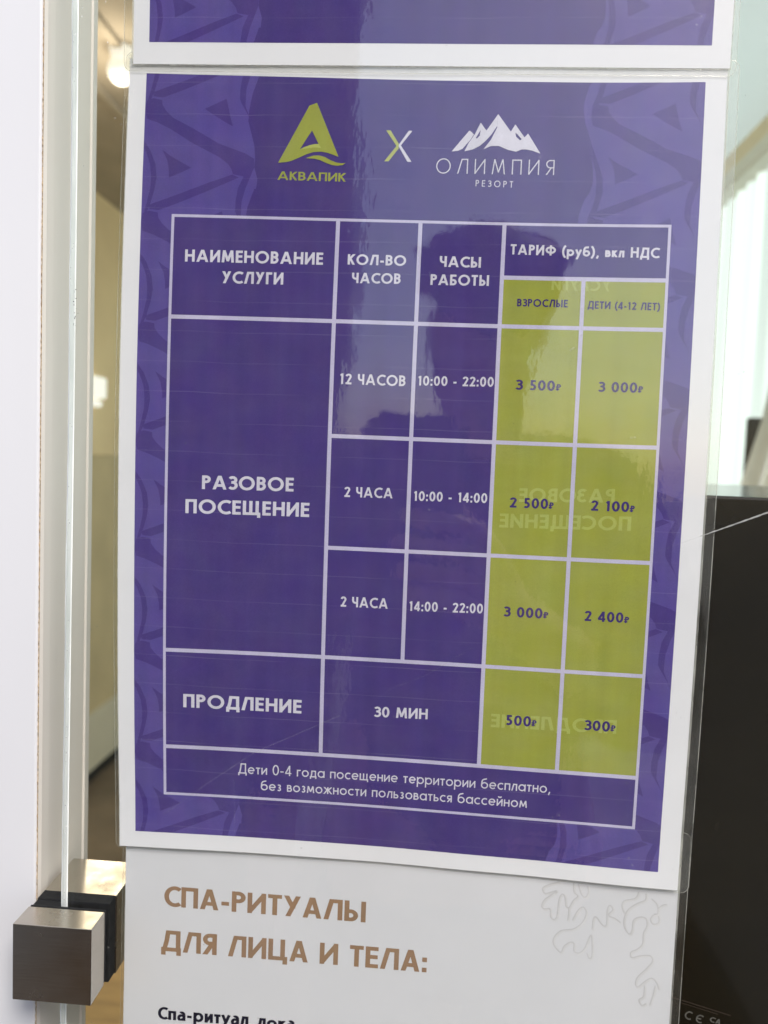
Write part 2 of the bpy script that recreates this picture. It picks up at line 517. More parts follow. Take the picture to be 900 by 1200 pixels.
def glyph(ch, w, hum=False):
    """(strokes, advance width, lowest y, highest y) for cap height 1 and stroke width w"""
    h = w / 2
    e = w * 0.8
    x = 0.66
    S = None
    lo, hi = 0.0, 1.0
    if ch == ' ':
        return [], 0.30, 0, 1
    if ch == 'А':
        W = 0.88 if not hum else 0.74
        a = w * 0.55
        S = [ex((a, 0), (W / 2 - .01, 1), e), ex((W - a, 0), (W / 2 + .01, 1), e), [(W * .25, .29), (W * .75, .29)]]
    elif ch == 'Б':
        W = .58
        S = [[(h, 0), (h, 1)], [(h, 1 - h), (W - .05, 1 - h)], [(h, .58 - h), (.28, .58 - h)] + arc(.28, .29, .29 - h, .29 - h, 85, -85) + [(.28, h), (h, h)]]
    elif ch == 'В':
        W = .58
        ym = .53
        r1, r2 = (1 - h - ym) / 2, (ym - h) / 2
        S = [[(h, 0), (h, 1)], [(h, 1 - h), (.27, 1 - h)] + arc(.27, ym + r1, r1, r1, 85, -85) + [(.27, ym), (h, ym)],
             [(.27, ym)] + arc(W - h - r2 - .02, ym - r2, r2 + .02, r2, 85, -85) + [(h, h)]]
    elif ch == 'Г':
        W = .46
        S = [[(h, 0), (h, 1 - h), (W, 1 - h)]]
    elif ch == 'Д':
        W = .80
        lo = -.18
        S = [[(.13, h), (.22, .5), (.27, 1 - h), (W - .12, 1 - h), (W - .12, h)], [(0, h), (W, h)], [(h, 0), (h, -.18)], [(W - h, 0), (W - h, -.18)]]
    elif ch == 'Е':
        W = .50
        S = [[(W, 1 - h), (h, 1 - h), (h, h), (W, h)], [(h, .52), (W * .95, .52)]]
    elif ch == 'З' or ch == '3':
        W = .52
        r2 = (1 - w) * .275
        r1 = (1 - w) / 2 - r2
        S = [arc(.25, 1 - h - r1, r1 + .015, r1, 150, -85), arc(.25, h + r2, r2 + .005, r2, 85, -145), [(.17, h + 2 * r2), (.27, h + 2 * r2)]]
        lo, hi = -.015, 1.015
    elif ch == 'И':
        W = .72
        S = [[(h, 0), (h, 1)], [(W - h, 0), (W - h, 1)], [(h, h * .9), (W - h, 1 - h * .9)]]
    elif ch == 'К':
        W = .60
        S = [[(h, 0), (h, 1)], ex((h, .46), (W - .08, 1), e), ex((.22, .56), (W - .5 * w, 0), e * .6)]
        S[1][0] = (h, .46)
    elif ch == 'Л':
        W = .72
        S = [ex((w * .5, 0), (.31, 1), e), [(.28 - h * .3, 1 - h), (W - h, 1 - h), (W - h, 0)]]
    elif ch == 'М':
        W = .90
        a = .5 * w
        S = [ex((a, 0), (.17, 1), e), ex((.17, 1), (W / 2, .14), e * .2), ex((W - .17, 1), (W / 2, .14), e * .2), ex((W - a, 0), (W - .17, 1), e)]
        if hum:
            S = [[(h, 0), (h, 1)], [(h, 1), (W / 2, .2)], [(W - h, 1), (W / 2, .2)], [(W - h, 0), (W - h, 1)]]
    elif ch == 'Н':
        W = .70
        S = [[(h, 0), (h, 1)], [(W - h, 0), (W - h, 1)], [(h, .52), (W - h, .52)]]
    elif ch == 'О':
        W = 1.0 if not hum else .8
        S = [arc(W / 2, .5, W / 2 - h, .515 - h, 0, 360, 36)]
        lo, hi = -.02, 1.02
    elif ch == 'П':
        W = .66
        S = [[(h, 0), (h, 1 - h), (W - h, 1 - h), (W - h, 0)]]
    elif ch == 'Р':
        W = .54
        r = (.56 - w) / 2
        S = [[(h, 0), (h, 1)], [(h, 1 - h), (W - h - r, 1 - h)] + arc(W - h - r, 1 - h - r, r, r, 85, -85) + [(h, 1 - h - 2 * r)]]
    elif ch == 'С' or ch == 'C':
        W = .74 if not hum else .6
        S = [arc(.5 if not hum else .42, .5, (.5 if not hum else .42) - h, .51 - h, 52, 308, 28)]
        lo, hi = -.02, 1.02
    elif ch == 'Т':
        W = .54
        S = [[(0, 1 - h), (W, 1 - h)], [(W / 2, 0), (W / 2, 1)]]
    elif ch == 'У':
        W = .66
        S = [ex((W - .55 * w, 1), (.17, 0), e), ex((.55 * w, 1), (.38, .38), e)]
        S[1][1] = (.38, .38)
    elif ch == 'Ф':
        W = .94
        S = [[(W / 2, 0), (W / 2, 1)], arc(W / 2, .53, W / 2 - h, .36 - h, 0, 360, 32)]
    elif ch == 'Ц':
        W = .76
        lo = -.18
        S = [[(h, 1), (h, h), (W, h)], [(W - .1 - h, h), (W - .1 - h, 1)], [(W - h, 0), (W - h, -.18)]]
    elif ch == 'Ч':
        W = .58
        S = [[(h, 1), (h, .72)] + arc(h + .2, .68, .2, .25, 180, 265, 10) + [(W - h, .43)], [(W - h, 0), (W - h, 1)]]
    elif ch == 'Щ':
        W = 1.04
        lo = -.18
        m = (W - .1) / 2
        S = [[(h, 1), (h, h), (W, h)], [(m, h), (m, 1)], [(W - .1 - h, h), (W - .1 - h, 1)], [(W - h, 0), (W - h, -.18)]]
    elif ch == 'Ы' or ch == 'Ь':
        W = .82 if ch == 'Ы' else .54
        b = .53
        r = (.58 - w) / 2
        S = [[(h, 0), (h, 1)], [(h, .58 - h), (b - h - r, .58 - h)] + arc(b - h - r, h + r, r, r, 85, -85) + [(h, h)]]
        if ch == 'Ы':
            S.append([(W - h, 0), (W - h, 1)])
    elif ch == 'Я':
        W = .56
        r = (.56 - w) / 2
        S = [[(W - h, 0), (W - h, 1)], [(W - h, 1 - h), (h + r, 1 - h)] + arc(h + r, 1 - h - r, r, r, 95, 265) + [(W - h, 1 - h - 2 * r)],
             ex((W - .22, .46), (.5 * w, 0), e)]
        S[2][0] = (W - .22, .46)
    elif ch == '0':
        W = .60
        S = [arc(W / 2, .5, W / 2 - h, .51 - h, 0, 360, 30)]
        lo, hi = -.02, 1.02
    elif ch == '1':
        W = .40
        S = [[(W - h - .06, 0), (W - h - .06, 1)], [(W - h - .06, 1 - h), (.08, .86 - h * .5)]]
    elif ch == '2':
        W = .56
        r = .27 - h
        S = [arc(.28, .72 + .01, r + .01, r, 172, -32, 16) + [(w * .9, h)], [(.02, h), (W, h)]]
    elif ch == '4':
        W = .60
        S = [[(.43, 0), (.43, 1)], ex((.43, .98), (.05, .25), e * .1), [(.02, .25), (W, .25)]]
    elif ch == '5':
        W = .56
        S = [[(.50, 1 - h), (.17, 1 - h)], [(.17 + h * .4, 1), (.10 + h, .52)], arc(.25, .315, .29 - h, .315 - h, 128, -135, 22)]
        lo = -.02
    elif ch == ':':
        W = .20
        S = [[(.1 - h * 1.1, .12), (.1 + h * 1.1, .12)], [(.1 - h * 1.1, .58), (.1 + h * 1.1, .58)]]
        S = [[(.1, 0), (.1, w * 1.15)], [(.1, .48), (.1, .48 + w * 1.15)]]
    elif ch == '-':
        W = .36
        S = [[(.03, .36), (.33, .36)]]
    elif ch == ',':
        W = .22
        lo = -.25
        S = [[(.15, .12), (.05, -.18)]]
    elif ch == '(' or ch == ')':
        W = .30
        lo, hi = -.2, 1.05
        S = [arc(.52, .42, .42, .66, 118, 242, 14)] if ch == '(' else [arc(-.22, .42, .42, .66, 62, -62, 14)]
    elif ch == '₽':
        W = .66
        r = (.56 - w) / 2
        S = [[(.12 + h, 0), (.12 + h, 1)], [(.12 + h, 1 - h), (W - h - r, 1 - h)] + arc(W - h - r, 1 - h - r, r, r, 85, -85) + [(0, 1 - h - 2 * r)], [(0, .20), (.46, .20)]]
    # ------------------------------------------------ lower case
    elif ch == 'а' and not hum:
        W = x
        S = [arc(x / 2, x / 2, x / 2 - h, x / 2 - h, 0, 360, 26), [(x - h, 0), (x - h, x)]]
    elif ch == 'а':
        W = .54
        hi = .76
        S = [[(W - h, 0), (W - h, .46)] + arc(.27 + .02, .46, W - h - .29, .76 - h - .46, 0, 130, 10), [(W - h, .42), (.3, .42)] + arc(.24, .23, .24 - h, .21 - h * .2, 90, 270, 12) + [(.3, h * .8), (W - h, .2)]]
    elif ch == 'б':
        W = x
        r = .31
        S = [arc(.33, r, .33 - h, r - h, 0, 360, 24), [(h, r), (h + .02, .55)] + arc(.30, .58, .28 - h, .30, 170, 100, 8) + [(.52, 1 - h)]]
    elif ch == 'в':
        W = .46
        S = [[(h, 0), (h, x)], [(h, x - h), (.22, x - h)] + arc(.22, .35 + (x - h - .35) / 2, .14, (x - h - .35) / 2, 85, -85) + [(h, .35)], [(.24, .35)] + arc(.26, h + (.35 - h) / 2, .19 - h * .5, (.35 - h) / 2, 85, -85) + [(h, h)]]
    elif ch == 'г':
        W = .36
        S = [[(h, 0), (h, x - h), (W, x - h)]]
    elif ch == 'д':
        W = .62
        lo = -.15
        S = [[(.11, h), (.17, .35), (.175, x - h), (W - .1, x - h), (W - .1, h)], [(0, h), (W, h)], [(h, 0), (h, -.15)], [(W - h, 0), (W - h, -.15)]]
    elif ch == 'е':
        W = x - .02
        S = [arc(W / 2, x / 2, W / 2 - h, x / 2 - h, 0, 318, 24), [(h, x / 2), (W - h, x / 2)]]
    elif ch == 'ж':
        W = .78
        m = W / 2
        S = [[(m, 0), (m, x)], ex((m, .33), (.05, x), .05), ex((m, .33), (W - .05, x), .05), ex((m - .08, .36), (.03, 0), .05), ex((m + .08, .36), (W - .03, 0), .05)]
        hi = x
    elif ch == 'з':
        W = .42
        r1, r2 = .155 - h * .7, .19 - h
        S = [arc(.2, x - h - r1, r1, r1, 150, -80), arc(.2, h + r2, r2, r2, 85, -150), [(.16, h + 2 * r2), (.22, h + 2 * r2)]]
    elif ch in 'ий':
        W = .54
        X = x if not hum else .74
        S = [[(h, 0), (h, X)], [(W - h, 0), (W - h, X)], [(h, h * .9), (W - h, X - h * .9)]]
        if ch == 'й':
            S.append(arc(W / 2, .94, .14, .12, 190, 350, 10))
    elif ch == 'к':
        W = .46
        hi = x
        S = [[(h, 0), (h, x)], ex((h, .30), (W - .08, x), .08), ex((.17, .37), (W - .04, 0), .08)]
        S[1][0] = (h, .30)
    elif ch == 'л':
        W = .52
        X = x if not hum else .74
        S = [ex((w * .5, 0), (.21, X), .1), [(.19, X - h), (W - h, X - h), (W - h, 0)]]
        hi = X
    elif ch == 'м':
        W = .70
        S = [[(.5 * w, 0), (.13, x)], [(.13, x), (W / 2, .12)], [(W - .13, x), (W / 2, .12)], [(W - .5 * w, 0), (W - .13, x)]]
    elif ch == 'н':
        W = .52
        S = [[(h, 0), (h, x)], [(W - h, 0), (W - h, x)], [(h, x * .52), (W - h, x * .52)]]
    elif ch == 'о':
        W = x
        S = [arc(x / 2, x / 2, x / 2 - h, x / 2 - h, 0, 360, 26)]
    elif ch == 'п':
        W = .52
        X = x if not hum else .74
        S = [[(h, 0), (h, X - h), (W - h, X - h), (W - h, 0)]]
    elif ch == 'р':
        W = x
        X = x if not hum else .76
        lo = -.3
        S = [arc(x / 2, X / 2, x / 2 - h, X / 2 - h, 0, 360, 26), [(h, -.3), (h, X)]]
    elif ch == 'с':
        W = .54
        S = [arc(x / 2, x / 2, x / 2 - h, x / 2 - h, 50, 310, 22)]
    elif ch == 'т':
        W = .42
        X = x if not hum else .74
        S = [[(0, X - h), (W, X - h)], [(W / 2, 0), (W / 2, X)]]
    elif ch == 'у':
        W = .52
        lo = -.3
        X = x if not hum else .74
        S = [[(W - .04, X), (.12, -.3)], [(.05, X), (W / 2 + .02, .10)]]
    elif ch == 'щ':
        W = .82
        lo = -.15
        m = (W - .08) / 2
        S = [[(h, x), (h, h), (W, h)], [(m, h), (m, x)], [(W - .08 - h, h), (W - .08 - h, x)], [(W - h, 0), (W - h, -.15)]]
    elif ch == 'ь':
        W = .46
        r = (.40 - w) / 2
        S = [[(h, 0), (h, x)], [(h, .40 - h), (W - h - r, .40 - h)] + arc(W - h - r, h + r, r, r, 85, -85) + [(h, h)]]
    elif ch == 'я':
        W = .46
        r = (.40 - w) / 2
        S = [[(W - h, 0), (W - h, x)], [(W - h, x - h), (h + r, x - h)] + arc(h + r, x - h - r, r, r, 95, 265) + [(W - h, x - h - 2 * r)], [(W - .18, .28), (.06, 0)]]
    elif ch == 'A':
        return glyph('А', w, True)
    elif ch == 'E':
        W = .7
        S = [arc(.5, .5, .5 - h, .51 - h, 52, 308, 24), [(h, .5), (.6, .5)]]
    else:
        raise KeyError(ch)
    return S, W, lo, hi


def stroke_quads(pts, w, closed=False):
    """convex quads along a thick polyline with mitred joins"""
    n = len(pts)
    if closed:
        pts = pts[:-1]
        n -= 1
    L, R = [], []
    for i in range(n):
        p = pts[i]
        if closed:
            a, b = pts[i - 1], pts[(i + 1) % n]
        else:
            a, b = pts[max(0, i - 1)], pts[min(n - 1, i + 1)]
        d1 = (p[0] - a[0], p[1] - a[1])
        d2 = (b[0] - p[0], b[1] - p[1])
        l1, l2 = math.hypot(*d1), math.hypot(*d2)
        if l1 < 1e-9:
            d1, l1 = d2, l2
        if l2 < 1e-9:
            d2, l2 = d1, l1
        n1 = (-d1[1] / l1, d1[0] / l1)
        n2 = (-d2[1] / l2, d2[0] / l2)
        mx, my = n1[0] + n2[0], n1[1] + n2[1]
        ml = math.hypot(mx, my)
        if ml < 1e-6:
            mx, my, ml = n1[0], n1[1], 1
        mx, my = mx / ml, my / ml
        k = min(1 / max(0.35, mx * n1[0] + my * n1[1]), 2.2) * w / 2
        L.append((p[0] + mx * k, p[1] + my * k))
        R.append((p[0] - mx * k, p[1] - my * k))
    out = []
    m = n if closed else n - 1
    for i in range(m):
        j = (i + 1) % n
        out.append([L[i], R[i], R[j], L[j]])
    return out


def clip_axis(poly, ax, lim, keep_less):
    out = []
    n = len(poly)
    for i in range(n):
        p, q = poly[i], poly[(i + 1) % n]
        ip = p[ax] <= lim if keep_less else p[ax] >= lim
        iq = q[ax] <= lim if keep_less else q[ax] >= lim
        if ip:
            out.append(p)
        if ip != iq:
            t = (lim - p[ax]) / (q[ax] - p[ax])
            r = [p[0] + (q[0] - p[0]) * t, p[1] + (q[1] - p[1]) * t]
            r[ax] = lim
            out.append(tuple(r))
    return out


def text_polys(s, w, hum=False):
    """list of (glyph index, polys by stroke), natural glyph widths"""
    res = []
    for ch in s:
        S, W, lo, hi = glyph(ch, w, hum)
        strokes = []
        for st in S:
            closed = math.hypot(st[0][0] - st[-1][0], st[0][1] - st[-1][1]) < 1e-6 and len(st) > 4
            qs = []
            for q in stroke_quads(st, w, closed):
                q = clip_axis(q, 1, hi, True)
                q = clip_axis(q, 1, lo, False) if len(q) > 2 else q
                if len(q) > 2:
                    qs.append(q)
            strokes.append(qs)
        res.append((strokes, W))
    return res


def area2(p):
    return sum(p[i][0] * p[(i + 1) % len(p)][1] - p[(i + 1) % len(p)][0] * p[i][1] for i in range(len(p)))


def lettering(name, s, wt, x0, x1, base, cap, mat, parent, tf, w0, hum=False, mirror=False, tilt=0.0):
    """one line of writing from x0 to x1 on the given baseline (page millimetres); tf(u,v,w) places a page point"""
    gl = text_polys(s, wt, hum)
    tot = sum(g[1] for g in gl) * cap
    width = x1 - x0
    n = len(gl)
    sx = 1.0
    gap = (width - tot) / max(1, n - 1)
    lo_g, hi_g = 0.055 * cap, 0.14 * cap
    if hum:
        lo_g, hi_g = 0.05 * cap, 0.09 * cap
    if n == 1:
        sx, gap = width / tot, 0
    elif gap < lo_g:
        gap = lo_g
        sx = (width - gap * (n - 1)) / tot
    elif gap > hi_g and wt > 0.15:
        gap = hi_g
        sx = (width - gap * (n - 1)) / tot
    verts, faces = [], []
    x = x0
    for gi, (strokes, W) in enumerate(gl):
        for si, qs in enumerate(strokes):
            for q in qs:
                pts = []
                for (a, b) in q:
                    uu = x + a * cap * sx
                    if mirror:
                        uu = x0 + x1 - uu
                    vv = base - b * cap + tilt * ((uu - x0) / width - 0.5)
                    pts.append((uu, vv))
                if abs(area2(pts)) < 1e-5:
                    continue
                if area2(pts) > 0:
                    pts.reverse()
                i0 = len(verts)
                for (uu, vv) in pts:
                    verts.append(tf(uu, vv, w0 - 0.003 * si - 0.0015 * (gi % 2)))
                faces.append(list(range(i0, len(verts))))
        x += W * cap * sx + gap
    return mesh_obj(name, verts, faces, mat, parent)


# ============================================================================
# flat printed shapes
# ============================================================================
class Flat:
    """collects thin printed shapes in page millimetres, each on its own hair-thin layer"""

    def __init__(self, tf):
        self.v, self.f, self.m, self.tf = [], [], [], tf

    def poly(self, pts, w, mi=0, holes=(), clip=None):
        loops = [[Vector((p[0], p[1], 0)) for p in pts]] + [[Vector((p[0], p[1], 0)) for p in hl] for hl in holes]
        flat = [q for lp in loops for q in lp]
        for t in tessellate_polygon(loops):
            tri = [(flat[i].x, flat[i].y) for i in t]
            if clip:
                for ax, lim, less in ((0, clip[0], False), (0, clip[1], True), (1, clip[2], False), (1, clip[3], True)):
                    if len(tri) > 2:
                        tri = clip_axis(tri, ax, lim, less)
            if len(tri) < 3 or abs(area2(tri)) < 1e-6:
                continue
            if area2(tri) > 0:
                tri = tri[::-1]
            for cell in self.cells(tri):
                i0 = len(self.v)
                self.v += [self.tf(a, b, w) for a, b in cell]
                self.f.append(list(range(i0, len(self.v))))
                self.m.append(mi)

    @staticmethod
    def cells(poly, step=3.0):
        """cut a convex shape along a 3 mm lattice"""
        out = [poly]
        for ax in (0, 1):
            nxt = []
            for p in out:
                lo, hi = min(q[ax] for q in p), max(q[ax] for q in p)
                k = math.floor(lo / step) + 1
                rest = p
                while k * step < hi - 1e-6 and len(rest) > 2:
                    a = clip_axis(rest, ax, k * step, True)
                    rest = clip_axis(rest, ax, k * step, False)
                    if len(a) > 2:
                        nxt.append(a)
                    k += 1
                if len(rest) > 2:
                    nxt.append(rest)
            out = nxt
        return [p for p in out if abs(area2(p)) > 1e-6]

    def rect(self, u0, u1, v0, v1, w, mi=0, step=3.0):
        nu, nv = max(1, round((u1 - u0) / step)), max(1, round((v1 - v0) / step))
        i0 = len(self.v)
        for j in range(nv + 1):
            for i in range(nu + 1):
                self.v.append(self.tf(u0 + (u1 - u0) * i / nu, v0 + (v1 - v0) * j / nv, w))
        for j in range(nv):
            for i in range(nu):
                a = i0 + j * (nu + 1) + i
                self.f.append([a, a + nu + 1, a + nu + 2, a + 1])
                self.m.append(mi)

    def stroke(self, pts, wd, w, mi=0, closed=False):
        for q in stroke_quads(pts, wd, closed):
            if abs(area2(q)) < 1e-7:
                continue
            if area2(q) > 0:
                q = q[::-1]
            i0 = len(self.v)
            self.v += [self.tf(a, b, w) for a, b in q]
            self.f.append(list(range(i0, len(self.v))))
            self.m.append(mi)

    def build(self, name, mats, parent):
        return mesh_obj(name, self.v, self.f, mats, parent, self.m)


def smooth_line(pts, n=5):
    out = []
    for i in range(len(pts) - 1):
        p0, p1, p2, p3 = pts[max(0, i - 1)], pts[i], pts[i + 1], pts[min(len(pts) - 1, i + 2)]
        for k in range(n):
            t = k / n
            out.append(tuple(0.5 * ((2 * p1[a]) + (-p0[a] + p2[a]) * t + (2 * p0[a] - 5 * p1[a] + 4 * p2[a] - p3[a]) * t * t
                                    + (-p0[a] + 3 * p1[a] - 3 * p2[a] + p3[a]) * t ** 3) for a in (0, 1)))
    out.append(pts[-1])
    return out


# hand-laminated sheets are never quite square: cubic stretch of the main page, in mm
CX = [-0.0511, 0.0378, 0.6138, -0.0911, -0.4922, 0.0782, -1.6893, -0.5254, 0.5246, 2.201]
CY = [-0.0329, 0.021, -0.1377, -1.1703, 0.2393, -0.1194, 1.1003, 0.1421, 1.0382, -0.5327]


def warp(u, v):
    x, y = (u - 100) / 100, (v - 143) / 143
    k = 0
    du = dv = 0.0
    for i in range(4):
        for j in range(4 - i):
            t = x ** i * y ** j
            du += CX[k] * t
            dv += CY[k] * t
            k += 1
    return u + du, v + dv


def curl(u, v):
    c = 0.16 * math.sin(u * 0.031 + 0.6) * math.sin(v * 0.021 + 0.4) + 0.07 * math.sin(u * 0.083 + v * 0.047)
    t = min(1.0, max(0.0, (v - 262) / 32))
    return c - t * t * (0.35 + 0.75 * (0.5 + 0.5 * math.cos(u * 0.0304 - 0.1)) + 0.15 * math.sin(u * 0.11))


def main_tf(u, v, w):
    a, b = warp(u, v)
    return P(a, b, w + curl(u, v))


def upper_tf(u, v, w):          # the sheet above: same stock, hung 297.3 mm higher
    return P(u + 0.65 + (v - 286) * 0.002, v - 297.4 + 0.0025 * u, w - 0.62 + 0.5 * curl(u + 60, v - 300))


def spa_tf(u, v, w):
    return P(u, v, w + 1.0 + 0.4 * curl(u + 30, (v - 90) * 0.5))


def sheet_grid(tf, u0, u1, v0, v1, w0, w1, step=4.0):
    """a thin closed slab following the page"""
    nu, nv = round((u1 - u0) / step), round((v1 - v0) / step)
    V, F = [], []
    for w in (w0, w1):
        for j in range(nv + 1):
            for i in range(nu + 1):
                V.append(tf(u0 + (u1 - u0) * i / nu, v0 + (v1 - v0) * j / nv, w))
    K = (nu + 1) * (nv + 1)
    for j in range(nv):
        for i in range(nu):
            a = j * (nu + 1) + i
            F.append([a, a + nu + 1, a + nu + 2, a + 1])
            F.append([K + a, K + a + 1, K + a + nu + 2, K + a + nu + 1])
    ring = [i for i in range(nu + 1)] + [j * (nu + 1) + nu for j in range(1, nv + 1)] + [nv * (nu + 1) + i for i in range(nu - 1, -1, -1)] + [j * (nu + 1) for j in range(nv - 1, 0, -1)]
    for a, b in zip(ring, ring[1:] + ring[:1]):
        F.append([a, b, K + b, K + a])
    return V, F


def sleeve(name, tf, pu, pv, mar, w0, w1, parent, rad=3.0, step=4.0):
    """laminating pouch: a front and a back film that meet in a clear welded margin round the paper (mar: left, right, top, bottom)"""
    u0, u1, v0, v1 = pu[0], pu[1], pv[0], pv[1]
    V, F, MI = [], [], []
    nu, nv = round((u1 - u0) / step), round((v1 - v0) / step)
    wm = (w0 + w1) / 2

    def ringpts(a0, a1, b0, b1, r):
        pts = []
        for (cu, cv, ang) in ((a1 - r, b0 + r, -90), (a1 - r, b1 - r, 0), (a0 + r, b1 - r, 90), (a0 + r, b0 + r, 180)):
            for k in range(6):
                t = math.radians(ang + 18 * k)
                pts.append((cu + r * math.cos(t), cv + r * math.sin(t)))
        # densify the straight runs
        out = []
        for p, q in zip(pts, pts[1:] + pts[:1]):
            d = math.hypot(q[0] - p[0], q[1] - p[1])
            m = max(1, int(d / step))
            for k in range(m):
                out.append((p[0] + (q[0] - p[0]) * k / m, p[1] + (q[1] - p[1]) * k / m))
        return out

    for face, w in ((0, w0), (1, w1)):
        k0 = len(V)
        for j in range(nv + 1):
            for i in range(nu + 1):
                V.append(tf(u0 + (u1 - u0) * i / nu, v0 + (v1 - v0) * j / nv, w))
        for j in range(nv):
            for i in range(nu):
                a = k0 + j * (nu + 1) + i
                f = [a, a + nu + 1, a + nu + 2, a + 1]
                F.append(f if face == 0 else f[::-1])
                MI.append(0)
    # welded margin, one closed ring: paper edge -> weld -> outer edge, front and back
    g = 0.55

    def loop(off, w, r):
        k0 = len(V)
        a0, a1, b0, b1 = u0 - off * mar[0], u1 + off * mar[1], v0 - off * mar[2], v1 + off * mar[3]
        pts = ringpts(a0, a1, b0, b1, r)
        for (a, b) in pts:
            V.append(tf(a, b, w))
        return list(range(k0, len(V)))

    def loop_n(off, w, r, n):
        k0 = len(V)
        a0, a1, b0, b1 = u0 - off * mar[0], u1 + off * mar[1], v0 - off * mar[2], v1 + off * mar[3]
        per = [(a0 + r, b0), (a1 - r, b0), (a1, b0 + r), (a1, b1 - r), (a1 - r, b1), (a0 + r, b1), (a0, b1 - r), (a0, b0 + r)]
        cs = [None, (a1 - r, b0 + r), None, (a1 - r, b1 - r), None, (a0 + r, b1 - r), None, (a0 + r, b0 + r)]
        for si in range(8):
            p, q, c = per[si], per[(si + 1) % 8], cs[si]
            m = 30 if c is None else 6
            for k in range(m):
                t = k / m
                a, b = p[0] + (q[0] - p[0]) * t, p[1] + (q[1] - p[1]) * t
                if c is not None and r > 1e-6:
                    d = math.hypot(a - c[0], b - c[1])
                    if d > 1e-6:
                        a, b = c[0] + (a - c[0]) * r / d, c[1] + (b - c[1]) * r / d
                V.append(tf(a, b, w))
        return list(range(k0, len(V)))

    tk = 0.06
    fl = [loop_n(0.0, w0 + 0.002, 0.05, 0), loop_n(0.18, wm - tk, 0.3, 0), loop_n(0.93, wm - tk, rad * .95, 0), loop_n(1.0, wm - tk * .4, rad, 0),
          loop_n(1.0, wm + tk * .4, rad, 0), loop_n(0.93, wm + tk, rad * .95, 0), loop_n(0.18, wm + tk, 0.3, 0), loop_n(0.0, w1 - 0.002, 0.05, 0)]
    mi = [1, 2, 1, 1, 1, 2, 1]
    for (A, B), mm in zip(zip(fl, fl[1:]), mi):
        n = len(A)
        for i in range(n):
            j = (i + 1) % n
            F.append([A[i], B[i], B[j], A[j]])
            MI.append(mm)
    return mesh_obj(name, V, F, [M['film'], M['film_edge'], M['film_margin']], parent, MI, smooth=False)


# ---------------------------------------------------------------- the border ornament of the price sheets (page mm, repeats every 40.1)
PER = 40.1
STRIP_EDGE = [(40.33, 0), (38.19, 6.36), (37.24, 12.43), (37.11, 16.07), (39.66, 24.5), (40.19, 29.35), (40.02, 32.4), (41.32, 36.63), (40.98, 40.0)]
ORN = [
    [(21.2, 12.0), (25.4, 10.0), (28.9, 8.3), (29.7, 11.4), (30.6, 15.0), (31.7, 18.1), (28.8, 16.6), (25.0, 14.4)],
    [(6.6, 26.8), (9.4, 28.9), (17.2, 33.1), (13.6, 34.9), (9.4, 36.8), (9.3, 34.4), (8.6, 30.7)],
    [(2.9, 48.2), (2.5, 46.7), (13.3, 42.5), (23.6, 38.3), (32.1, 35.2), (34.6, 36.2), (22.5, 41.7), (12.8, 45.9), (6.2, 48.5)],
    [(5.9, 9.3), (6.1, 11.1), (7.6, 13.2), (10.1, 15.5), (17.2, 19.0), (26.7, 24.2), (36.7, 27.6), (39.9, 29.4), (40.0, 32.4), (38.3, 36.1), (32.4, 35.1),
     (31.7, 33.2), (30.4, 31.4), (27.2, 29.1), (17.5, 24.4), (9.3, 19.5), (4.4, 17.2), (0.7, 16.0), (-0.1, 12.7), (0.5, 9.7), (2.8, 8.7)],
    [(0.1, 23.9), (2.4, 27.2), (4.4, 32.0), (5.0, 36.9), (4.4, 41.2), (3.1, 46.1), (2.0, 49.2), (0.8, 49.8), (1.9, 45.5), (2.9, 40.6), (3.0, 36.3), (2.5, 32.1), (1.2, 28.5), (-0.1, 26.1)],
    [(40.0, 32.4), (38.6, 36.1), (37.2, 39.8), (35.9, 44.7), (35.8, 49.6), (35.8, 50.8), (37.9, 55.7), (39.2, 58.1), (41.3, 63.6), (38.9, 58.1), (37.2, 54.5),
     (34.2, 49.6), (33.7, 48.4), (33.7, 44.8), (34.4, 39.9), (36.1, 36.2), (37.0, 33.7)],
]
SHIFT = 161.35
ORN_RIGHT_EXTRA = [
    [(159.9, 15.0), (161.8, 21.1), (164.3, 27.6), (166.4, 33.1), (166.7, 38.6), (165.2, 44.7), (163.7, 48.1), (161.5, 48.6), (163.5, 43.6), (164.8, 38.7), (164.6, 33.7), (163.0, 28.8), (161.4, 23.8), (160.0, 18.9)],
]
FRINGE_EDGE = [(162.4, -1.6), (160.3, 1.3), (158.9, 6.2), (158.5, 9.0), (159.6, 15.0), (161.6, 23.8), (162.9, 30.4), (163.1, 35.4), (162.2, 38.5)]


def ornament(fl, page, mi_strip, mi_band, w, v_from=0.0, v_to=286.0):
    clip = (0.0, 200.0, v_from, v_to)
    left, right = [], []
    for k in range(-1, 9):
        left += [(a, b + PER * k) for a, b in STRIP_EDGE]
        right += [(a, b + PER * k) for a, b in FRINGE_EDGE]
    fl.poly([(-1, left[0][1])] + left + [(-1, left[-1][1])], w, mi_strip, clip=clip)
    fl.poly([(201, right[0][1])] + right + [(201, right[-1][1])], w, mi_strip, clip=clip)
    lay = w - 0.004
    for k in range(-2, 9):
        for i, p in enumerate(ORN):
            fl.poly([(a, b + PER * k) for a, b in p], lay - 0.003 * i, mi_band, clip=(clip[0], 80, clip[2], clip[3]))
            fl.poly([(a + SHIFT, b - 0.9 + PER * k) for a, b in p], lay - 0.003 * i, mi_band, clip=(158.5, 200, clip[2], clip[3]))
        for p in ORN_RIGHT_EXTRA:
            fl.poly([(a, b + PER * k) for a, b in p], lay - 0.021, mi_band, clip=clip)


# ============================================================================
# SETTING: pavement outside, room behind the glass
# ============================================================================
ROOM_L, ROOM_R, ROOM_TOP = -1.285, 1.056, 2.475
SOFFIT = 2.42


def structure(o):
    o['kind'] = 'structure'
    return o


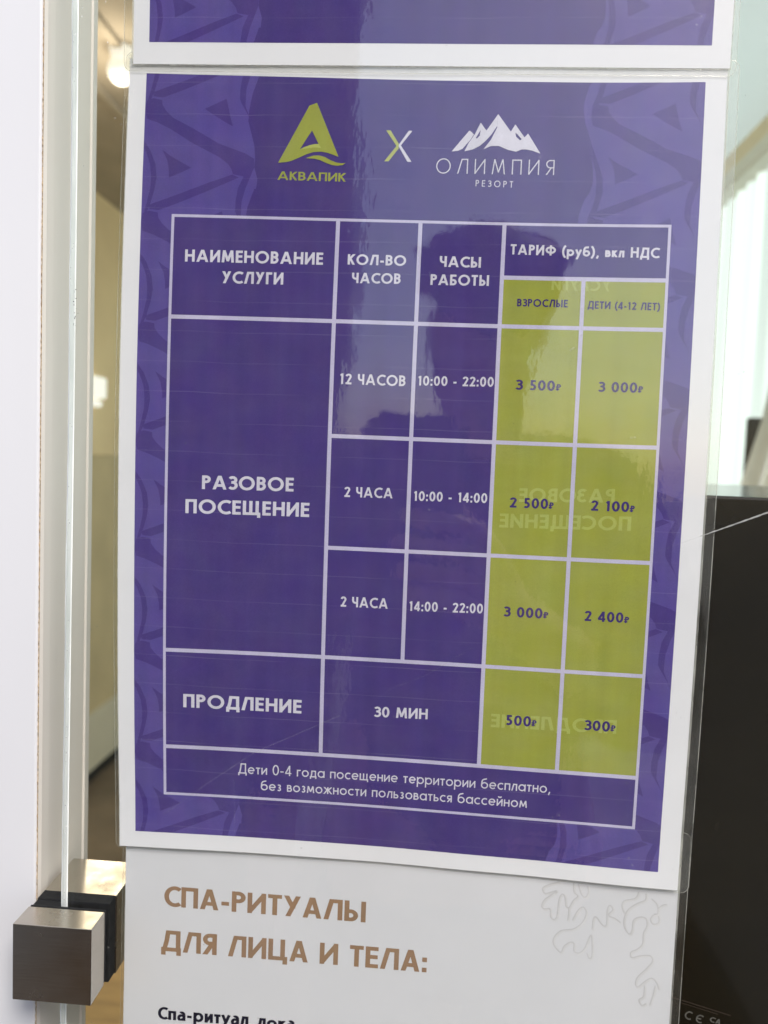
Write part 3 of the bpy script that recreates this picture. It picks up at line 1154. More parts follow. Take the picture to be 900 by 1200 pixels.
structure(box('pavement', (-60, -60, -0.12), (60, -0.02, 0.0), M['paving'], loc=(0, -30, 0)))
structure(box('pavement', (-60, 7.15, -0.12), (60, 90, -0.02), M['paving'], loc=(0, 40, 0)))
structure(box('floor', (-3.0, 0.02, -0.12), (3.0, 7.0, 0.0), M['brown_floor'], loc=(0, 3, 0)))

ceil = structure(box('ceiling', (-0.2, 0.05, ROOM_TOP), (1.4, 7.0, ROOM_TOP + 0.004), M['brightened_ceiling'], loc=(0, 3, ROOM_TOP)))
soff = structure(box('ceiling_dim_left', (ROOM_L - 0.1, 0.05, SOFFIT), (-0.203, 7.0, ROOM_TOP + 0.1), M['dim_ceiling'], loc=(-0.8, 3, ROOM_TOP)))
for k, x in enumerate((-0.89, -0.735)):
    structure(box('ceiling_batten', (x - 0.012, 0.05, SOFFIT - 0.012), (x + 0.012, 7.0, SOFFIT - 0.001), M['dim_ceiling'], loc=(x, 3, ROOM_TOP)))

wl = thing('inside_wall', 'warm yellow inside wall with a tan lower panel, seen in the gap left of the sheets', 'wall', (ROOM_L, 3, 0))
box('wall_face', (ROOM_L - 0.1, 0.6, 1.372), (ROOM_L, 7.0, SOFFIT - 0.002), M['wall_warm'], wl)
box('wall_panel', (ROOM_L - 0.1, 0.6, 0.30), (ROOM_L + 0.006, 7.0, 1.370), M['wall_tan'], wl)
box('skirting', (ROOM_L - 0.1, 0.6, 0.055), (ROOM_L + 0.014, 7.0, 0.298), M['skirting'], wl)
box('dark_base_strip', (ROOM_L - 0.1, 0.6, 0.0), (ROOM_L + 0.004, 7.0, 0.053), M['dark'], wl)  # dark brown strip along the foot of the wall

wr = thing('window_wall', 'pale wall with beige pelmet and white blinds, right of the sheets', 'wall', (ROOM_R, 3, 0))
box('wall_face', (ROOM_R + 0.02, 0.3, 0.0), (ROOM_R + 0.12, 7.0, 0.9), M['ceiling'], wr)
box('pelmet', (ROOM_R, 0.3, 2.399), (ROOM_R + 0.12, 7.0, ROOM_TOP - 0.002), M['pelmet'], wr)
box('pelmet_trim', (ROOM_R - 0.02, 0.3, 2.342), (ROOM_R + 0.12, 7.0, 2.397), M['trim'], wr, bevel=0.008)
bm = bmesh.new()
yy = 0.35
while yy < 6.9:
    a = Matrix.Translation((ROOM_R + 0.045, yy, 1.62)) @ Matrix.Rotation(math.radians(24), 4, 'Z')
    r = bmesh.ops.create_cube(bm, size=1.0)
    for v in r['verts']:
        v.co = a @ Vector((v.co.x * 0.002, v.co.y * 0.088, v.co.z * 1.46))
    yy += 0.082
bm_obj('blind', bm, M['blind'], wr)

lamp = thing('ceiling_lamp', 'small round white lamp on the ceiling, seen in the gap top left', 'lamp', (-0.735, 1.70, SOFFIT))
bm = bmesh.new()
bmesh.ops.create_uvsphere(bm, u_segments=20, v_segments=12, radius=0.034, matrix=Matrix.Translation((-0.735, 1.70, SOFFIT - 0.055)))
bm_obj('globe', bm, M['lamp_white'], lamp, smooth=True)
lamp_light = bpy.data.lights.new('lamp_light', 'POINT')
lamp_light.energy = 2.4
lamp_light.color = (1.0, 0.88, 0.68)
lamp_light.shadow_soft_size = 0.06
ll = bpy.data.objects.new('lamp_light', lamp_light)
C.objects.link(ll)
ll.parent = lamp
ll.location = (0, 0, -0.16)
bm = bmesh.new()
bmesh.ops.create_cone(bm, cap_ends=True, segments=20, radius1=0.024, radius2=0.03, depth=0.03, matrix=Matrix.Translation((-0.735, 1.70, SOFFIT - 0.0155)))
bm_obj('mount', bm, M['lamp_white'], lamp)

# ============================================================================
# DOOR FRAME at the left
# ============================================================================
VT, VB = -560.0, 1536.0          # top and bottom of the door in page mm
jb = thing('door_frame', 'white plastic door frame along the left edge of the glass', 'door frame', P(-120, VB, 20))
bm = bmesh.new()
a, b = P(-420, VB, 3.0), P(-41.6, VT, 47.5)
box_bm(bm, (a.x, a.y, a.z), (b.x, b.y, b.z), 0.0013, 4)
bm_obj('front_face', bm, M['pvc'], jb, smooth=True)
# reveal: a moulded profile running back into the opening
prof = [(3.5, -41.05), (5.2, -40.45), (10.5, -40.3), (11.0, -41.0), (25.0, -41.1), (25.6, -40.7), (40.0, -40.7), (40.5, -41.2), (42.5, -41.2), (43.0, -40.4), (47.0, -40.5), (48.0, -41.3)]
V, F = [], []
for (w, u) in prof:
    V += [P(u, VB, w), P(u, VT, w)]
for i in range(len(prof) - 1):
    F.append([2 * i, 2 * i + 2, 2 * i + 3, 2 * i + 1])
n = len(V)
V += [P(-41.58, VB, 48.0), P(-41.58, VT, 48.0), P(-41.58, VB, 4.6), P(-41.58, VT, 4.6)]
F += [[n - 2, n, n + 1, n - 1], [0, 1, n + 3, n + 2]]
mesh_obj('reveal', V, F, M['reveal'], jb)
bm = bmesh.new()
z = VT
V, F = [], []
# furry weather strip: a fine toothed ribbon in the seam
st = 1.4
k = 0
while z < VB:
    i0 = len(V)
    d = 0.18 * (k % 2) + random.uniform(0, 0.2)
    V += [P(-41.75, z, 4.0 - d), P(-41.3 + d * .5, z, 3.8 - d), P(-41.05, z, 4.6), P(-41.75, z, 4.6)]
    if k:
        for q in range(3):
            F.append([i0 - 4 + q, i0 - 3 + q, i0 + q + 1, i0 + q])
    z += st
    k += 1
bm.free()
mesh_obj('weather_strip', V, F, M['brush_seal'], jb)

# ============================================================================
# GLASS DOOR
# ============================================================================
GW0, GW1 = -7.0, -2.0
gd = thing('glass_door', 'clear frameless glass door pane with a rough pale edge and scratches', 'glass door', P(200, VB, -4))
GE = -25.8
V, F, MI = [], [], []
N = 420
random.seed(3)
for i in range(N + 1):
    v = VT + 6 + (VB - 14 - VT) * i / N
    ch = 0.35 + 0.22 * math.sin(v * 0.06) + random.uniform(0, 0.45)
    o = 0.35 * math.sin(v * 0.011 + 1)
    V += [P(GE + 0.3 + ch * .5 + o, v, GW0), P(GE + o, v, GW0 + ch * .7), P(GE + o, v, GW1 - 0.3), P(GE + 0.3 + o, v, GW1)]
for i in range(N):
    a, b = 4 * i, 4 * i + 4
    for q in range(3):
        F.append([a + q, b + q, b + q + 1, a + q + 1])
mesh_obj('ground_edge', V, F, M['glass_edge'], gd)
V2, F2 = [], []
for i in range(N + 1):
    V2 += [V[4 * i], V[4 * i + 3]]
    v = VT + 6 + (VB - 14 - VT) * i / N
    V2 += [P(780, v, GW0), P(780, v, GW1)]
for i in range(N):
    a, b = 4 * i, 4 * i + 4
    F2 += [[a, a + 2, b + 2, b], [a + 1, b + 1, b + 3, a + 3], [a + 2, a + 3, b + 3, b + 2]]
F2 += [[0, 1, 3, 2], [4 * N, 4 * N + 2, 4 * N + 3, 4 * N + 1]]
mesh_obj('pane', V2, F2, M['glass'], gd)


def scratch(pts, wd0, wd1, jit=0.12, mat='faint_scratch'):
    pts = [p for p in pts]
    out = []
    for i in range(len(pts) - 1):
        for k in range(14):
            t = k / 14
            out.append((pts[i][0] + (pts[i + 1][0] - pts[i][0]) * t + random.uniform(-jit, jit) * .4, pts[i][1] + (pts[i + 1][1] - pts[i][1]) * t + random.uniform(-jit, jit) * .4))
    out.append(pts[-1])
    V, F = [], []
    n = len(out)
    for i, p in enumerate(out):
        a, b = out[max(0, i - 1)], out[min(n - 1, i + 1)]
        d = math.hypot(b[0] - a[0], b[1] - a[1]) or 1
        nx, ny = -(b[1] - a[1]) / d, (b[0] - a[0]) / d
        wd = (wd0 + (wd1 - wd0) * i / (n - 1)) * random.uniform(0.6, 1.2) / 2
        V += [P(p[0] + nx * wd, p[1] + ny * wd, GW0 - 0.004), P(p[0] - nx * wd, p[1] - ny * wd, GW0 - 0.004)]
    for i in range(n - 1):
        F.append([2 * i, 2 * i + 1, 2 * i + 3, 2 * i + 2])
    return mesh_obj('scratch', V, F, M[mat], gd)


scratch([(205.5, 159.6), (217.0, 154.8), (228.7, 149.9), (246, 142.5)], 0.35, 0.75, mat='scratch')
scratch([(189.9, 166.3), (198, 162.8), (205.5, 159.6)], 0.05, 0.12, 0.03)
scratch([(13.9, 274.5), (30, 261.6), (48.5, 247.9), (80, 232)], 0.10, 0.12, 0.05)
scratch([(97, 221.5), (111.2, 214.9), (127.8, 203.6)], 0.05, 0.10, 0.05)
scratch([(40.5, 259.5), (41.2, 274), (41.5, 281)], 0.07, 0.05, 0.03)

# ============================================================================
# STEEL GLASS CLAMP
# ============================================================================
cl = thing('glass_clamp', 'square brushed steel glass clamp with black rubber gaskets, lower left', 'clamp', P(-22.7, 343, -7))
boxmm('front_jaw', (-37.7, -7.6), (313.5, 342.9), (-20.6, -9.2), M['steel'], cl, 0.35)
boxmm('rear_jaw', (-38.6, -8.6), (315.0, 347.5), (4.0, 29.5), M['steel'], cl, 0.35)
bm = bmesh.new()
for (u, v, w) in (((-37.2, -8.0), (313.9, 342.6), (-9.15, -7.05)), ((-38.2, -8.9), (314.6, 347.0), (-1.95, 3.95)), ((-38.0, -26.6), (315.0, 344), (-7.0, -2.0)),
                  ((-37.4, -7.8), (313.5, 314.6), (-8.9, -7.9))):
    a, b = P(u[0], v[1], w[0]), P(u[1], v[0], w[1])
    box_bm(bm, (a.x, a.y, a.z), (b.x, b.y, b.z), 0.0004, 2)
bm_obj('gasket', bm, M['rubber'], cl)

# ============================================================================
# SHEET 1: main price list
# ============================================================================
ms = thing('price_sheet', 'laminated violet price list with a ruled table and green price columns', 'price list', P(100, 292, 0), 'laminated price sheets')
PU, PV = (-6.0, 207.2), (-5.0, 292.3)
V, F = sheet_grid(main_tf, PU[0], PU[1], PV[0], PV[1], 0.0, 0.12)
mesh_obj('paper', V, F, M['paper'], ms)
fl = Flat(main_tf)
fl.rect(0, 200, 0, 286, -0.02, 0)
ornament(fl, 0, 1, 2, -0.03)
fl.build('printed_ground', [M['purple'], M['strip'], M['band']], ms)
VX = [11.4, 71.55, 101.86, 132.41, 161.53, 190.4]
HY = [50.33, 69.43, 86.88, 128.86, 170.6, 212.43, 250.84, 270.0]
fl = Flat(main_tf)
fl.rect(VX[0], VX[5], HY[0], HY[7], -0.065, 0)
fl.build('table_ground', [M['purple']], ms)
# green price cells, each its own block of ink
for (c0, c1) in ((3, 4), (4, 5)):
    for r in (1, 2, 3, 4, 5):
        fl = Flat(main_tf)
        fl.rect(VX[c0], VX[c1], HY[r], HY[r + 1], -0.075, 0)
        fl.build('price_cell', [M['green']], ms)
fl = Flat(main_tf)
LW = 1.45
LT = 1.0
H_LINES = [(0, 0, 5, LT), (1, 3, 5, LW), (2, 0, 5, LW), (3, 1, 5, LW), (4, 1, 5, LW), (5, 0, 5, LW), (6, 0, 5, LW), (7, 0, 5, LT)]
V_LINES = [(0, 0, 7, LT), (1, 0, 6, LW), (2, 0, 5, LW), (3, 0, 6, LW), (4, 1, 6, LW), (5, 0, 7, LT)]
for h_, a, b, t in H_LINES:
    fl.rect(VX[a] - LT / 2, VX[b] + LT / 2, HY[h_] - t / 2, HY[h_] + t / 2, -0.100, 0)
for v_, a, b, t in V_LINES:
    fl.rect(VX[v_] - t / 2, VX[v_] + t / 2, HY[a] - LT / 2, HY[b] + LT / 2, -0.104, 0)
fl.build('table_rules', [M['line']], ms)

BOLD, MEDW = 0.19, 0.178
HEADS = [
    ('НАИМЕНОВАНИЕ', 16.22, 66.59, 66.74, 4.37, -.19), ('УСЛУГИ', 29.86, 52.25, 74.25, 4.32, -.1), ('КОЛ-ВО', 75.70, 97.20, 66.26, 3.74, -.06),
    ('ЧАСОВ', 77.55, 95.49, 72.83, 3.74, -.16), ('ЧАСЫ', 109.51, 124.55, 66.16, 3.81, 0), ('РАБОТЫ', 106.47, 127.77, 72.66, 3.82, -.21),
    ('ТАРИФ (руб), вкл НДС', 135.02, 187.26, 61.36, 3.63, .52), ('РАЗОВОЕ', 24.59, 58.69, 150.21, 5.11, -.29), ('ПОСЕЩЕНИЕ', 18.63, 64.82, 159.51, 5.30, -.24),
    ('ПРОДЛЕНИЕ', 18.51, 63.78, 234.95, 5.30, .12)]
for s, a, b, base, cap, tl in HEADS:
    lettering('heading_text', s, BOLD, a, b, base, cap, M['white_ink'], ms, main_tf, -0.110, tilt=tl)
CELLS = [
    ('12 ЧАСОВ', 74.43, 98.90, 109.68, 3.89, -.02), ('10:00 - 22:00', 103.40, 131.24, 108.97, 3.50, -.46), ('2 ЧАСА', 77.70, 95.82, 151.18, 3.81, -.24),
    ('10:00 - 14:00', 103.59, 130.88, 151.41, 3.56, -.33), ('2 ЧАСА', 77.64, 95.54, 192.65, 3.90, -.11), ('14:00 - 22:00', 103.52, 131.21, 192.69, 3.64, -.49),
    ('30 МИН', 91.74, 112.23, 234.38, 4.05, -.4)]
for s, a, b, base, cap, tl in CELLS:
    lettering('cell_text', s, MEDW, a, b, base, cap, M['white_ink'], ms, main_tf, -0.110, tilt=tl)
for s, a, b, base, cap, tl in [('Дети 0-4 года посещение территории бесплатно,', 39.68, 159.65, 259.81, 4.1, -1.05),
                               ('без возможности пользоваться бассейном', 48.50, 151.22, 266.18, 4.1, -.84)]:
    lettering('note_text', s, 0.115, a, b, base, cap, M['white_ink'], ms, main_tf, -0.110, tilt=tl)
PRICES = [('3 500', 139.24, 153.33, 109.56, 3.69), ('3 000', 168.63, 182.20, 109.42, 3.66), ('2 500', 139.16, 153.06, 152.49, 3.75), ('2 100', 168.36, 181.72, 152.38, 3.72),
          ('3 000', 138.93, 153.13, 193.12, 3.83), ('2 400', 168.26, 181.95, 193.03, 3.79), ('500', 141.56, 151.04, 234.22, 3.92), ('300', 170.47, 179.69, 234.07, 3.88)]
RUB = [(153.63, 155.46, 109.42), (182.43, 184.19, 109.37), (153.30, 155.05, 152.36), (181.96, 183.64, 152.36), (153.38, 155.24, 192.93), (182.24, 183.97, 193.04), (151.26, 153.09, 233.99), (179.90, 181.66, 233.85)]
for (s, a, b, base, cap), (ra, rb, rbase) in zip(PRICES, RUB):
    t = lettering('price_text', s, BOLD, a, b, base, cap, M['text_purple'], ms, main_tf, -0.110)
    lettering('currency_mark', '₽', 0.2, ra, rb, rbase, 2.35, M['text_purple'], t, main_tf, -0.110)
lettering('column_text', 'ВЗРОСЛЫЕ', BOLD, 138.30, 156.38, 79.60, 2.74, M['text_purple'], ms, main_tf, -0.110)
lettering('column_text', 'ДЕТИ (4-12 ЛЕТ)', BOLD, 163.40, 188.49, 79.94, 2.72, M['text_purple'], ms, main_tf, -0.110, tilt=.27)
for s, a, b, base, cap, tl in [('РАЗОВОЕ', 142.46, 176.49, 149.71, 4.98, -1.1), ('ПОСЕЩЕНИЕ', 135.77, 182.69, 159.59, 5.16, -.84), ('ПРОДЛЕНИЕ', 136.18, 182.01, 235.07, 5.11, -.76),
                               ('УСЛУГИ', 150.31, 171.05, 73.54, 3.94, .11)]:
    lettering('show_through_text', s, BOLD, a, b, base, cap, M['ghost'], ms, main_tf, -0.085, mirror=True, tilt=tl)

# ---- emblems
lg = Flat(main_tf)
A_OUT = [(59.1, 10.05), (61.84, 8.97), (70.61, 27.87), (68.48, 27.15), (66.37, 26.52), (64.26, 26.21), (61.36, 26.45), (58.89, 27.24), (56.04, 28.61), (53.59, 29.73), (51.54, 30.27), (48.64, 30.55)]
A_HOLE = [(60.49, 18.78), (63.09, 23.49), (61.64, 23.6), (59.99, 23.97), (57.94, 24.75), (56.32, 25.69), (58.25, 22.4)]
A_SHADE = [(56.32, 25.69), (57.94, 24.75), (59.99, 23.97), (61.64, 23.6), (63.09, 23.49), (64.1, 24.9), (61.69, 24.74), (59.21, 25.12)]
A_WAVE = [(58.54, 28.67), (61.41, 27.66), (63.49, 27.56), (65.61, 28.08), (67.74, 29.16), (69.87, 29.91), (71.97, 30.18), (73.3, 29.98), (72.41, 30.7), (70.34, 31.07), (68.24, 30.84), (66.12, 30.17), (63.99, 29.25), (61.88, 28.78)]
lg.poly(A_OUT, -0.110, 0, holes=[A_HOLE])
lg.poly(A_WAVE, -0.110, 0)
lg.poly(A_SHADE, -0.116, 1)
lg.build('green_emblem', [M['logo_green'], M['logo_pale']], ms)
lettering('emblem_text', 'АКВАПИК', 0.16, 48.60, 73.64, 36.65, 3.04, M['logo_green'], ms, main_tf, -0.110)
lg = Flat(main_tf)
lg.poly([(87.67, 18.06), (89.25, 18.02), (92.62, 22.9), (92.45, 23.6), (91.75, 23.6)], -0.110, 0)
lg.poly([(91.7, 23.55), (92.45, 23.6), (92.55, 24.4), (89.05, 29.02), (87.46, 29.06)], -0.113, 0)
lg.poly([(92.63, 22.9), (92.46, 23.6), (92.9, 24.3), (95.98, 29.09), (97.48, 29.05), (93.3, 23.3)], -0.110, 1)
lg.poly([(92.62, 22.88), (93.3, 23.3), (97.27, 18.07), (95.93, 18.02)], -0.113, 1)
lg.build('cross_emblem', [M['logo_pale'], M['white_ink']], ms)
lg = Flat(main_tf)
MT1 = [(111.93, 25.09), (118.02, 17.55), (118.79, 18.02), (119.13, 18.34), (119.74, 18.89), (118.59, 20.76), (117.42, 22.16), (115.86, 24.04), (114.24, 24.8)]
MT2 = [(116.57, 24.92), (118.07, 21.82), (120.15, 18.72), (122.0, 14.66), (123.42, 16.49), (124.21, 17.44), (128.19, 11.58), (128.0, 15.76), (125.94, 19.02), (123.99, 21.23), (122.01, 22.95), (119.6, 24.21)]
MT3 = [(128.19, 11.58), (130.65, 14.68), (133.02, 17.69), (134.53, 15.1), (138.03, 19.63), (139.26, 18.24), (144.01, 25.25), (140.95, 24.24), (138.9, 23.87), (137.26, 23.9), (135.26, 24.73), (132.36, 24.14), (129.01, 22.83), (126.13, 22.88), (123.47, 24.06), (126.02, 20.63), (128.02, 16.33)]
CUT2 = [(120.47, 20.16), (122.14, 17.23), (121.83, 19.33), (120.97, 20.32)]
CUT3 = [(134.68, 18.07), (135.35, 18.46), (137.08, 20.28), (136.45, 20.69), (134.99, 19.43)]
lg.poly(MT1, -0.110, 0)
lg.poly(MT2, -0.113, 0, holes=[CUT2])
lg.poly(MT3, -0.116, 0, holes=[CUT3])
lg.build('mountain_emblem', [M['white_ink']], ms)
lettering('emblem_text', 'ОЛИМПИЯ', 0.075, 106.59, 149.25, 32.83, 5.29, M['white_ink'], ms, main_tf, -0.110, tilt=-.23)
lettering('emblem_text', 'РЕЗОРТ', 0.13, 121.24, 134.77, 37.36, 2.27, M['white_ink'], ms, main_tf, -0.110, tilt=.19)
sleeve('laminate_sleeve', main_tf, PU, PV, (1.5, 3.9, 2.6, 0.9), -0.17, 0.22, ms)

# ============================================================================
# SHEET 2: the sheet above (only its lower edge is in the photo)
# ============================================================================
us = thing('price_sheet', 'laminated violet sheet hanging above, only its lower border visible', 'price list', P(100, -3, -1), 'laminated price sheets')
UU, UV = (-5.9, 206.6), (-5.0, 293.6)
V, F = sheet_grid(upper_tf, UU[0], UU[1], UV[0], UV[1], 0.0, 0.12)
mesh_obj('paper', V, F, M['paper'], us)
fl = Flat(upper_tf)
fl.rect(0, 200, 0, 285.9, -0.02, 0)
ornament(fl, 0, 1, 2, -0.03, 0, 285.9)
fl.build('printed_ground', [M['purple'], M['strip'], M['band']], us)
sleeve('laminate_sleeve', upper_tf, UU, UV, (3.6, 2.2, 3.0, 2.6), -0.17, 0.22, us)

# ============================================================================
# SHEET 3: spa sheet below
# ============================================================================
ss = thing('spa_sheet', 'laminated white spa leaflet with tan heading, tucked under the violet price list', 'leaflet', P(100, 570, 1))
SU, SV = (-3.8, 209.0), (274.5, 571.0)
V, F = sheet_grid(spa_tf, SU[0], SU[1], SV[0], SV[1], 0.0, 0.12)
mesh_obj('paper', V, F, M['spa_paper'], ss)
lettering('heading_text', 'СПА-РИТУАЛЫ', 0.185, 11.9, 91.72, 315.83, 8.3, M['tan_ink'], ss, spa_tf, -0.04, hum=True, tilt=.31)
lettering('heading_text', 'ДЛЯ ЛИЦА И ТЕЛА:', 0.185, 11.05, 116.2, 334.13, 8.6, M['tan_ink'], ss, spa_tf, -0.04, hum=True)
lettering('body_text', 'Спа-ритуал', 0.2, 10.27, 46.86, 362.38, 5.15, M['navy_ink'], ss, spa_tf, -0.04, hum=True, tilt=-.4)
lettering('body_text', 'лока', 0.2, 50.63, 65.29, 362.29, 5.15, M['navy_ink'], ss, spa_tf, -0.04, hum=True)
ORNS = [[[164.9, 294.0], [161.0, 295.4], [158.7, 297.0], [159.8, 299.0], [163.8, 297.6], [161.8, 299.6], [159.6, 301.5], [158.7, 304.1], [159.8, 305.1], [161.8, 304.9], [162.3, 308.1], [163.7, 309.0], [164.6, 307.5], [165.0, 301.5], [165.9, 298.9], [167.1, 299.5], [167.8, 303.4], [168.9, 304.3], [168.8, 309.0]],
        [[168.9, 304.3], [170.4, 301.0], [172.0, 299.1], [170.5, 297.5], [170.2, 293.9]], [[172.0, 294.5], [173.2, 298.0], [174.7, 299.3], [175.9, 297.4], [175.4, 294.6]],
        [[170.5, 308.8], [172.3, 304.8], [174.2, 303.2], [175.5, 305.2], [174.5, 308.9], [171.3, 312.0], [166.6, 313.1], [164.1, 315.8], [163.9, 318.7], [166.1, 321.4], [167.1, 321.6], [168.0, 319.1], [170.3, 317.4], [171.6, 318.0], [171.8, 320.9], [173.9, 321.4], [175.8, 319.1], [177.8, 314.0], [178.6, 321.8], [177.7, 323.3], [176.6, 321.2]],
        [[178.1, 311.8], [178.2, 308.2], [179.1, 306.6], [180.9, 308.7], [182.3, 310.0], [183.3, 309.2], [183.3, 303.6], [184.2, 301.7], [185.3, 303.4], [183.8, 305.6], [186.5, 306.8], [188.3, 308.1]],
        [[197.2, 296.1], [197.1, 298.6], [194.2, 300.2], [191.0, 302.9], [189.7, 306.6], [190.1, 310.1], [191.9, 312.4], [192.9, 310.9], [193.2, 307.0], [195.5, 305.4], [197.8, 305.9], [198.3, 308.7], [197.2, 311.7], [197.1, 315.9], [195.2, 318.2], [193.0, 319.5], [193.4, 321.6], [196.7, 320.6], [200.1, 320.3], [201.2, 322.4], [199.0, 325.7], [196.2, 328.9], [195.4, 331.8], [196.5, 333.0], [198.7, 330.8], [201.3, 329.1], [203.4, 331.1], [204.2, 333.5]],
        [[189.7, 304.5], [188.6, 301.7], [189.4, 299.5], [193.4, 298.2], [194.5, 295.6]], [[199.4, 298.0], [201.5, 300.0], [202.0, 303.5], [200.4, 304.3], [199.5, 306.1], [200.6, 307.8], [202.6, 307.0], [202.4, 304.5]],
        [[201.9, 301.7], [203.5, 300.2], [205.1, 299.7]], [[198.8, 332.2], [198.7, 336.5], [197.1, 338.1], [198.2, 340.2], [199.9, 339.3]], [[202.8, 331.9], [202.3, 335.5], [201.2, 339.9]]]
fl = Flat(spa_tf)
for i, l in enumerate(ORNS):
    fl.stroke(smooth_line([(p[0] + .45, p[1] + .4) for p in l]), 0.7, -0.02 - 0.0006 * i, 1)  # paler offset copy, painted as emboss shading
    fl.stroke(smooth_line([tuple(p) for p in l]), 0.42, -0.03 - 0.003 * i, 0)
fl.build('leaf_ornament', [M['grey_ink'], M['emboss_ink']], ss)
sleeve('laminate_sleeve', spa_tf, SU, SV, (1.3, 3.6, 3.0, 3.0), -0.14, 0.22, ss)

# ============================================================================
# BLACK PANEL behind the glass, and the cream piece beside the window
# ============================================================================
mo = thing('black_cabinet', 'glossy black cabinet standing behind the glass, with faint grey CE marks', 'cabinet', P(340, 1536, 36))
boxmm('casing', (188, 520), (146.0, 1536), (30, 330), M['black_gloss'], mo, 1.2)


def cab_tf(u, v, w):
    c, s = math.cos(0.24), math.sin(0.24)
    return P(224 + (u * c - v * s), 366 + (u * s + v * c), w)


lettering('marking', 'CE', 0.15, 0.4, 7.6, -1.2, 3.6, M['mark'], mo, cab_tf, 29.97)
lettering('marking', 'CA', 0.18, 10.6, 15.2, -3.2, 2.2, M['mark'], mo, cab_tf, 29.97)
fl = Flat(cab_tf)
fl.rect(-8, 18, -8.6, -8.2, 29.97, 0)
fl.rect(-3, 13, -7.4, -7.15, 29.97, 0)
fl.build('marking_line', [M['mark_brown']], mo)

# cream curtain and the dark board behind it
cu = thing('curtain', 'cream curtain hanging beside the white blinds, right edge above the black cabinet', 'curtain', P(960, 1536, 1650))
V, F = [], []
NU, NV = 40, 30
for j in range(NV + 1):
    v = -860 + (1500 + 860) * j / NV
    edge = 915 - 22 / (1 + math.exp(-(v + 40) / 30)) - (0 if v < 20 else min(60, (v - 20) * 0.26))
    for i in range(NU + 1):
        t = i / NU
        u = edge + (1045 - edge) * t
        V.append(P(u, v, 1650 + 22 * math.sin(t * 26) - 60 * t))
K = len(V)
for (x, y, z) in [tuple(q) for q in V]:
    V.append(Vector((x, y + 0.002, z)))
for j in range(NV):
    for i in range(NU):
        a = j * (NU + 1) + i
        F.append([a, a + NU + 1, a + NU + 2, a + 1])
        F.append([K + a, K + a + 1, K + a + NU + 2, K + a + NU + 1])
mesh_obj('curtain_cloth', V, F, M['cream'], cu, smooth=True)
db = thing('dark_board', 'narrow dark board standing between the white blinds and the cream curtain', 'board', P(950, 1536, 1800))
boxmm('board', (923, 1010), (-9, 1536), (1790, 1815), M['dark'], db, 2)
boxmm('board_foot', (915, 1020), (1500, 1536), (1770, 1789), M['dark'], db, 2)

# ============================================================================
# OUTSIDE, in front of the door: what the plastic mirrors faintly
# ============================================================================
pw = thing('porch_pillar', 'dark rendered porch pillar mirrored in the left part of the sheets', 'pillar', (-1, -3.1, 0))
box('shaft', (-1.50, -3.4, 0.0), (-0.327, -3.0, 4.2), M['plaster'], pw, bevel=0.01)
box('coping', (-1.53, -3.45, 4.203), (-0.30, -2.95, 4.3), M['plaster'], pw, bevel=0.01)

ph = thing('phone', 'dark phone held in front of the glass, mirrored in the price list', 'phone', P(95, 261, -290))
bm = bmesh.new()
a, b = P(58, 262, -295), P(132, 103, -287)
box_bm(bm, (a.x, a.y, a.z), (b.x, b.y, b.z))
ve = [e for e in bm.edges if abs(e.verts[0].co.y - e.verts[1].co.y) > 0.004]
bmesh.ops.bevel(bm, geom=ve, offset=0.010, segments=6, affect='EDGES')
bm_obj('phone_body', bm, M['phone'], ph)
boxmm('camera_bump', (62, 104), (107, 150), (-286.9, -285.2), M['phone'], ph, 0.6)


def skin(name, verts, edges, radii, mat, parent, root=0, sub=1):
    base = origin_of(parent)
    me = bpy.data.meshes.new(name)
    me.from_pydata([tuple(Vector(v) - base) for v in verts], edges, [])
    me.materials.append(mat)
    o = bpy.data.objects.new(name, me)
    C.objects.link(o)
    o.parent = parent
    md = o.modifiers.new('skin', 'SKIN')
    md.use_smooth_shade = True
    lay = me.skin_vertices[0].data if me.skin_vertices else me.attributes
    for i, r in enumerate(radii):
        lay[i].radius = (r, r) if isinstance(r, float) else r
    lay[root].use_root = True
    sb = o.modifiers.new('subdivision', 'SUBSURF')
    sb.levels = sub
    sb.render_levels = sub
    return o


def chain(vs, es, rs, start, pts):
    prev = start
    for p, r in pts:
        vs.append(p)
        rs.append(r)
        if prev is not None:
            es.append((prev, len(vs) - 1))
        prev = len(vs) - 1
    return prev


pe = thing('person', 'person in a dark jacket and cap holding up a phone, mirrored faintly in the sheets', 'person', (0.165, -0.74, 0))
vs, es, rs = [], [], []
px, py = 0.165, -0.74
chain(vs, es, rs, None, [((px, py, .92), (.15, .11))])
chest = chain(vs, es, rs, 0, [((px, py, 1.10), (.14, .10)), ((px, py - .01, 1.28), (.16, .11))])
neck = chain(vs, es, rs, chest, [((px, py - .01, 1.38), (.065, .065)), ((px, py + .02, 1.44), (.058, .06))])
head = chain(vs, es, rs, neck, [((px, py + .05, 1.49), (.062, .075)), ((px, py + .045, 1.54), (.078, .092)), ((px, py + .04, 1.60), (.082, .1)), ((px, py + .035, 1.645), (.055, .065))])
chain(vs, es, rs, head - 2, [((px, py + .15, 1.545), .014)])
hand_r = None
sh = chain(vs, es, rs, chest, [((px + .17, py, 1.36), .062), ((px + .235, py + .02, 1.20), .05), ((px + .20, py + .10, 1.10), .043), ((px + .05, py + .32, 1.24), .032), ((px - .005, py + .405, 1.285), (.024, .03))])
palm = chain(vs, es, rs, sh, [((0.152, -0.315, 1.318), (.018, .034))])
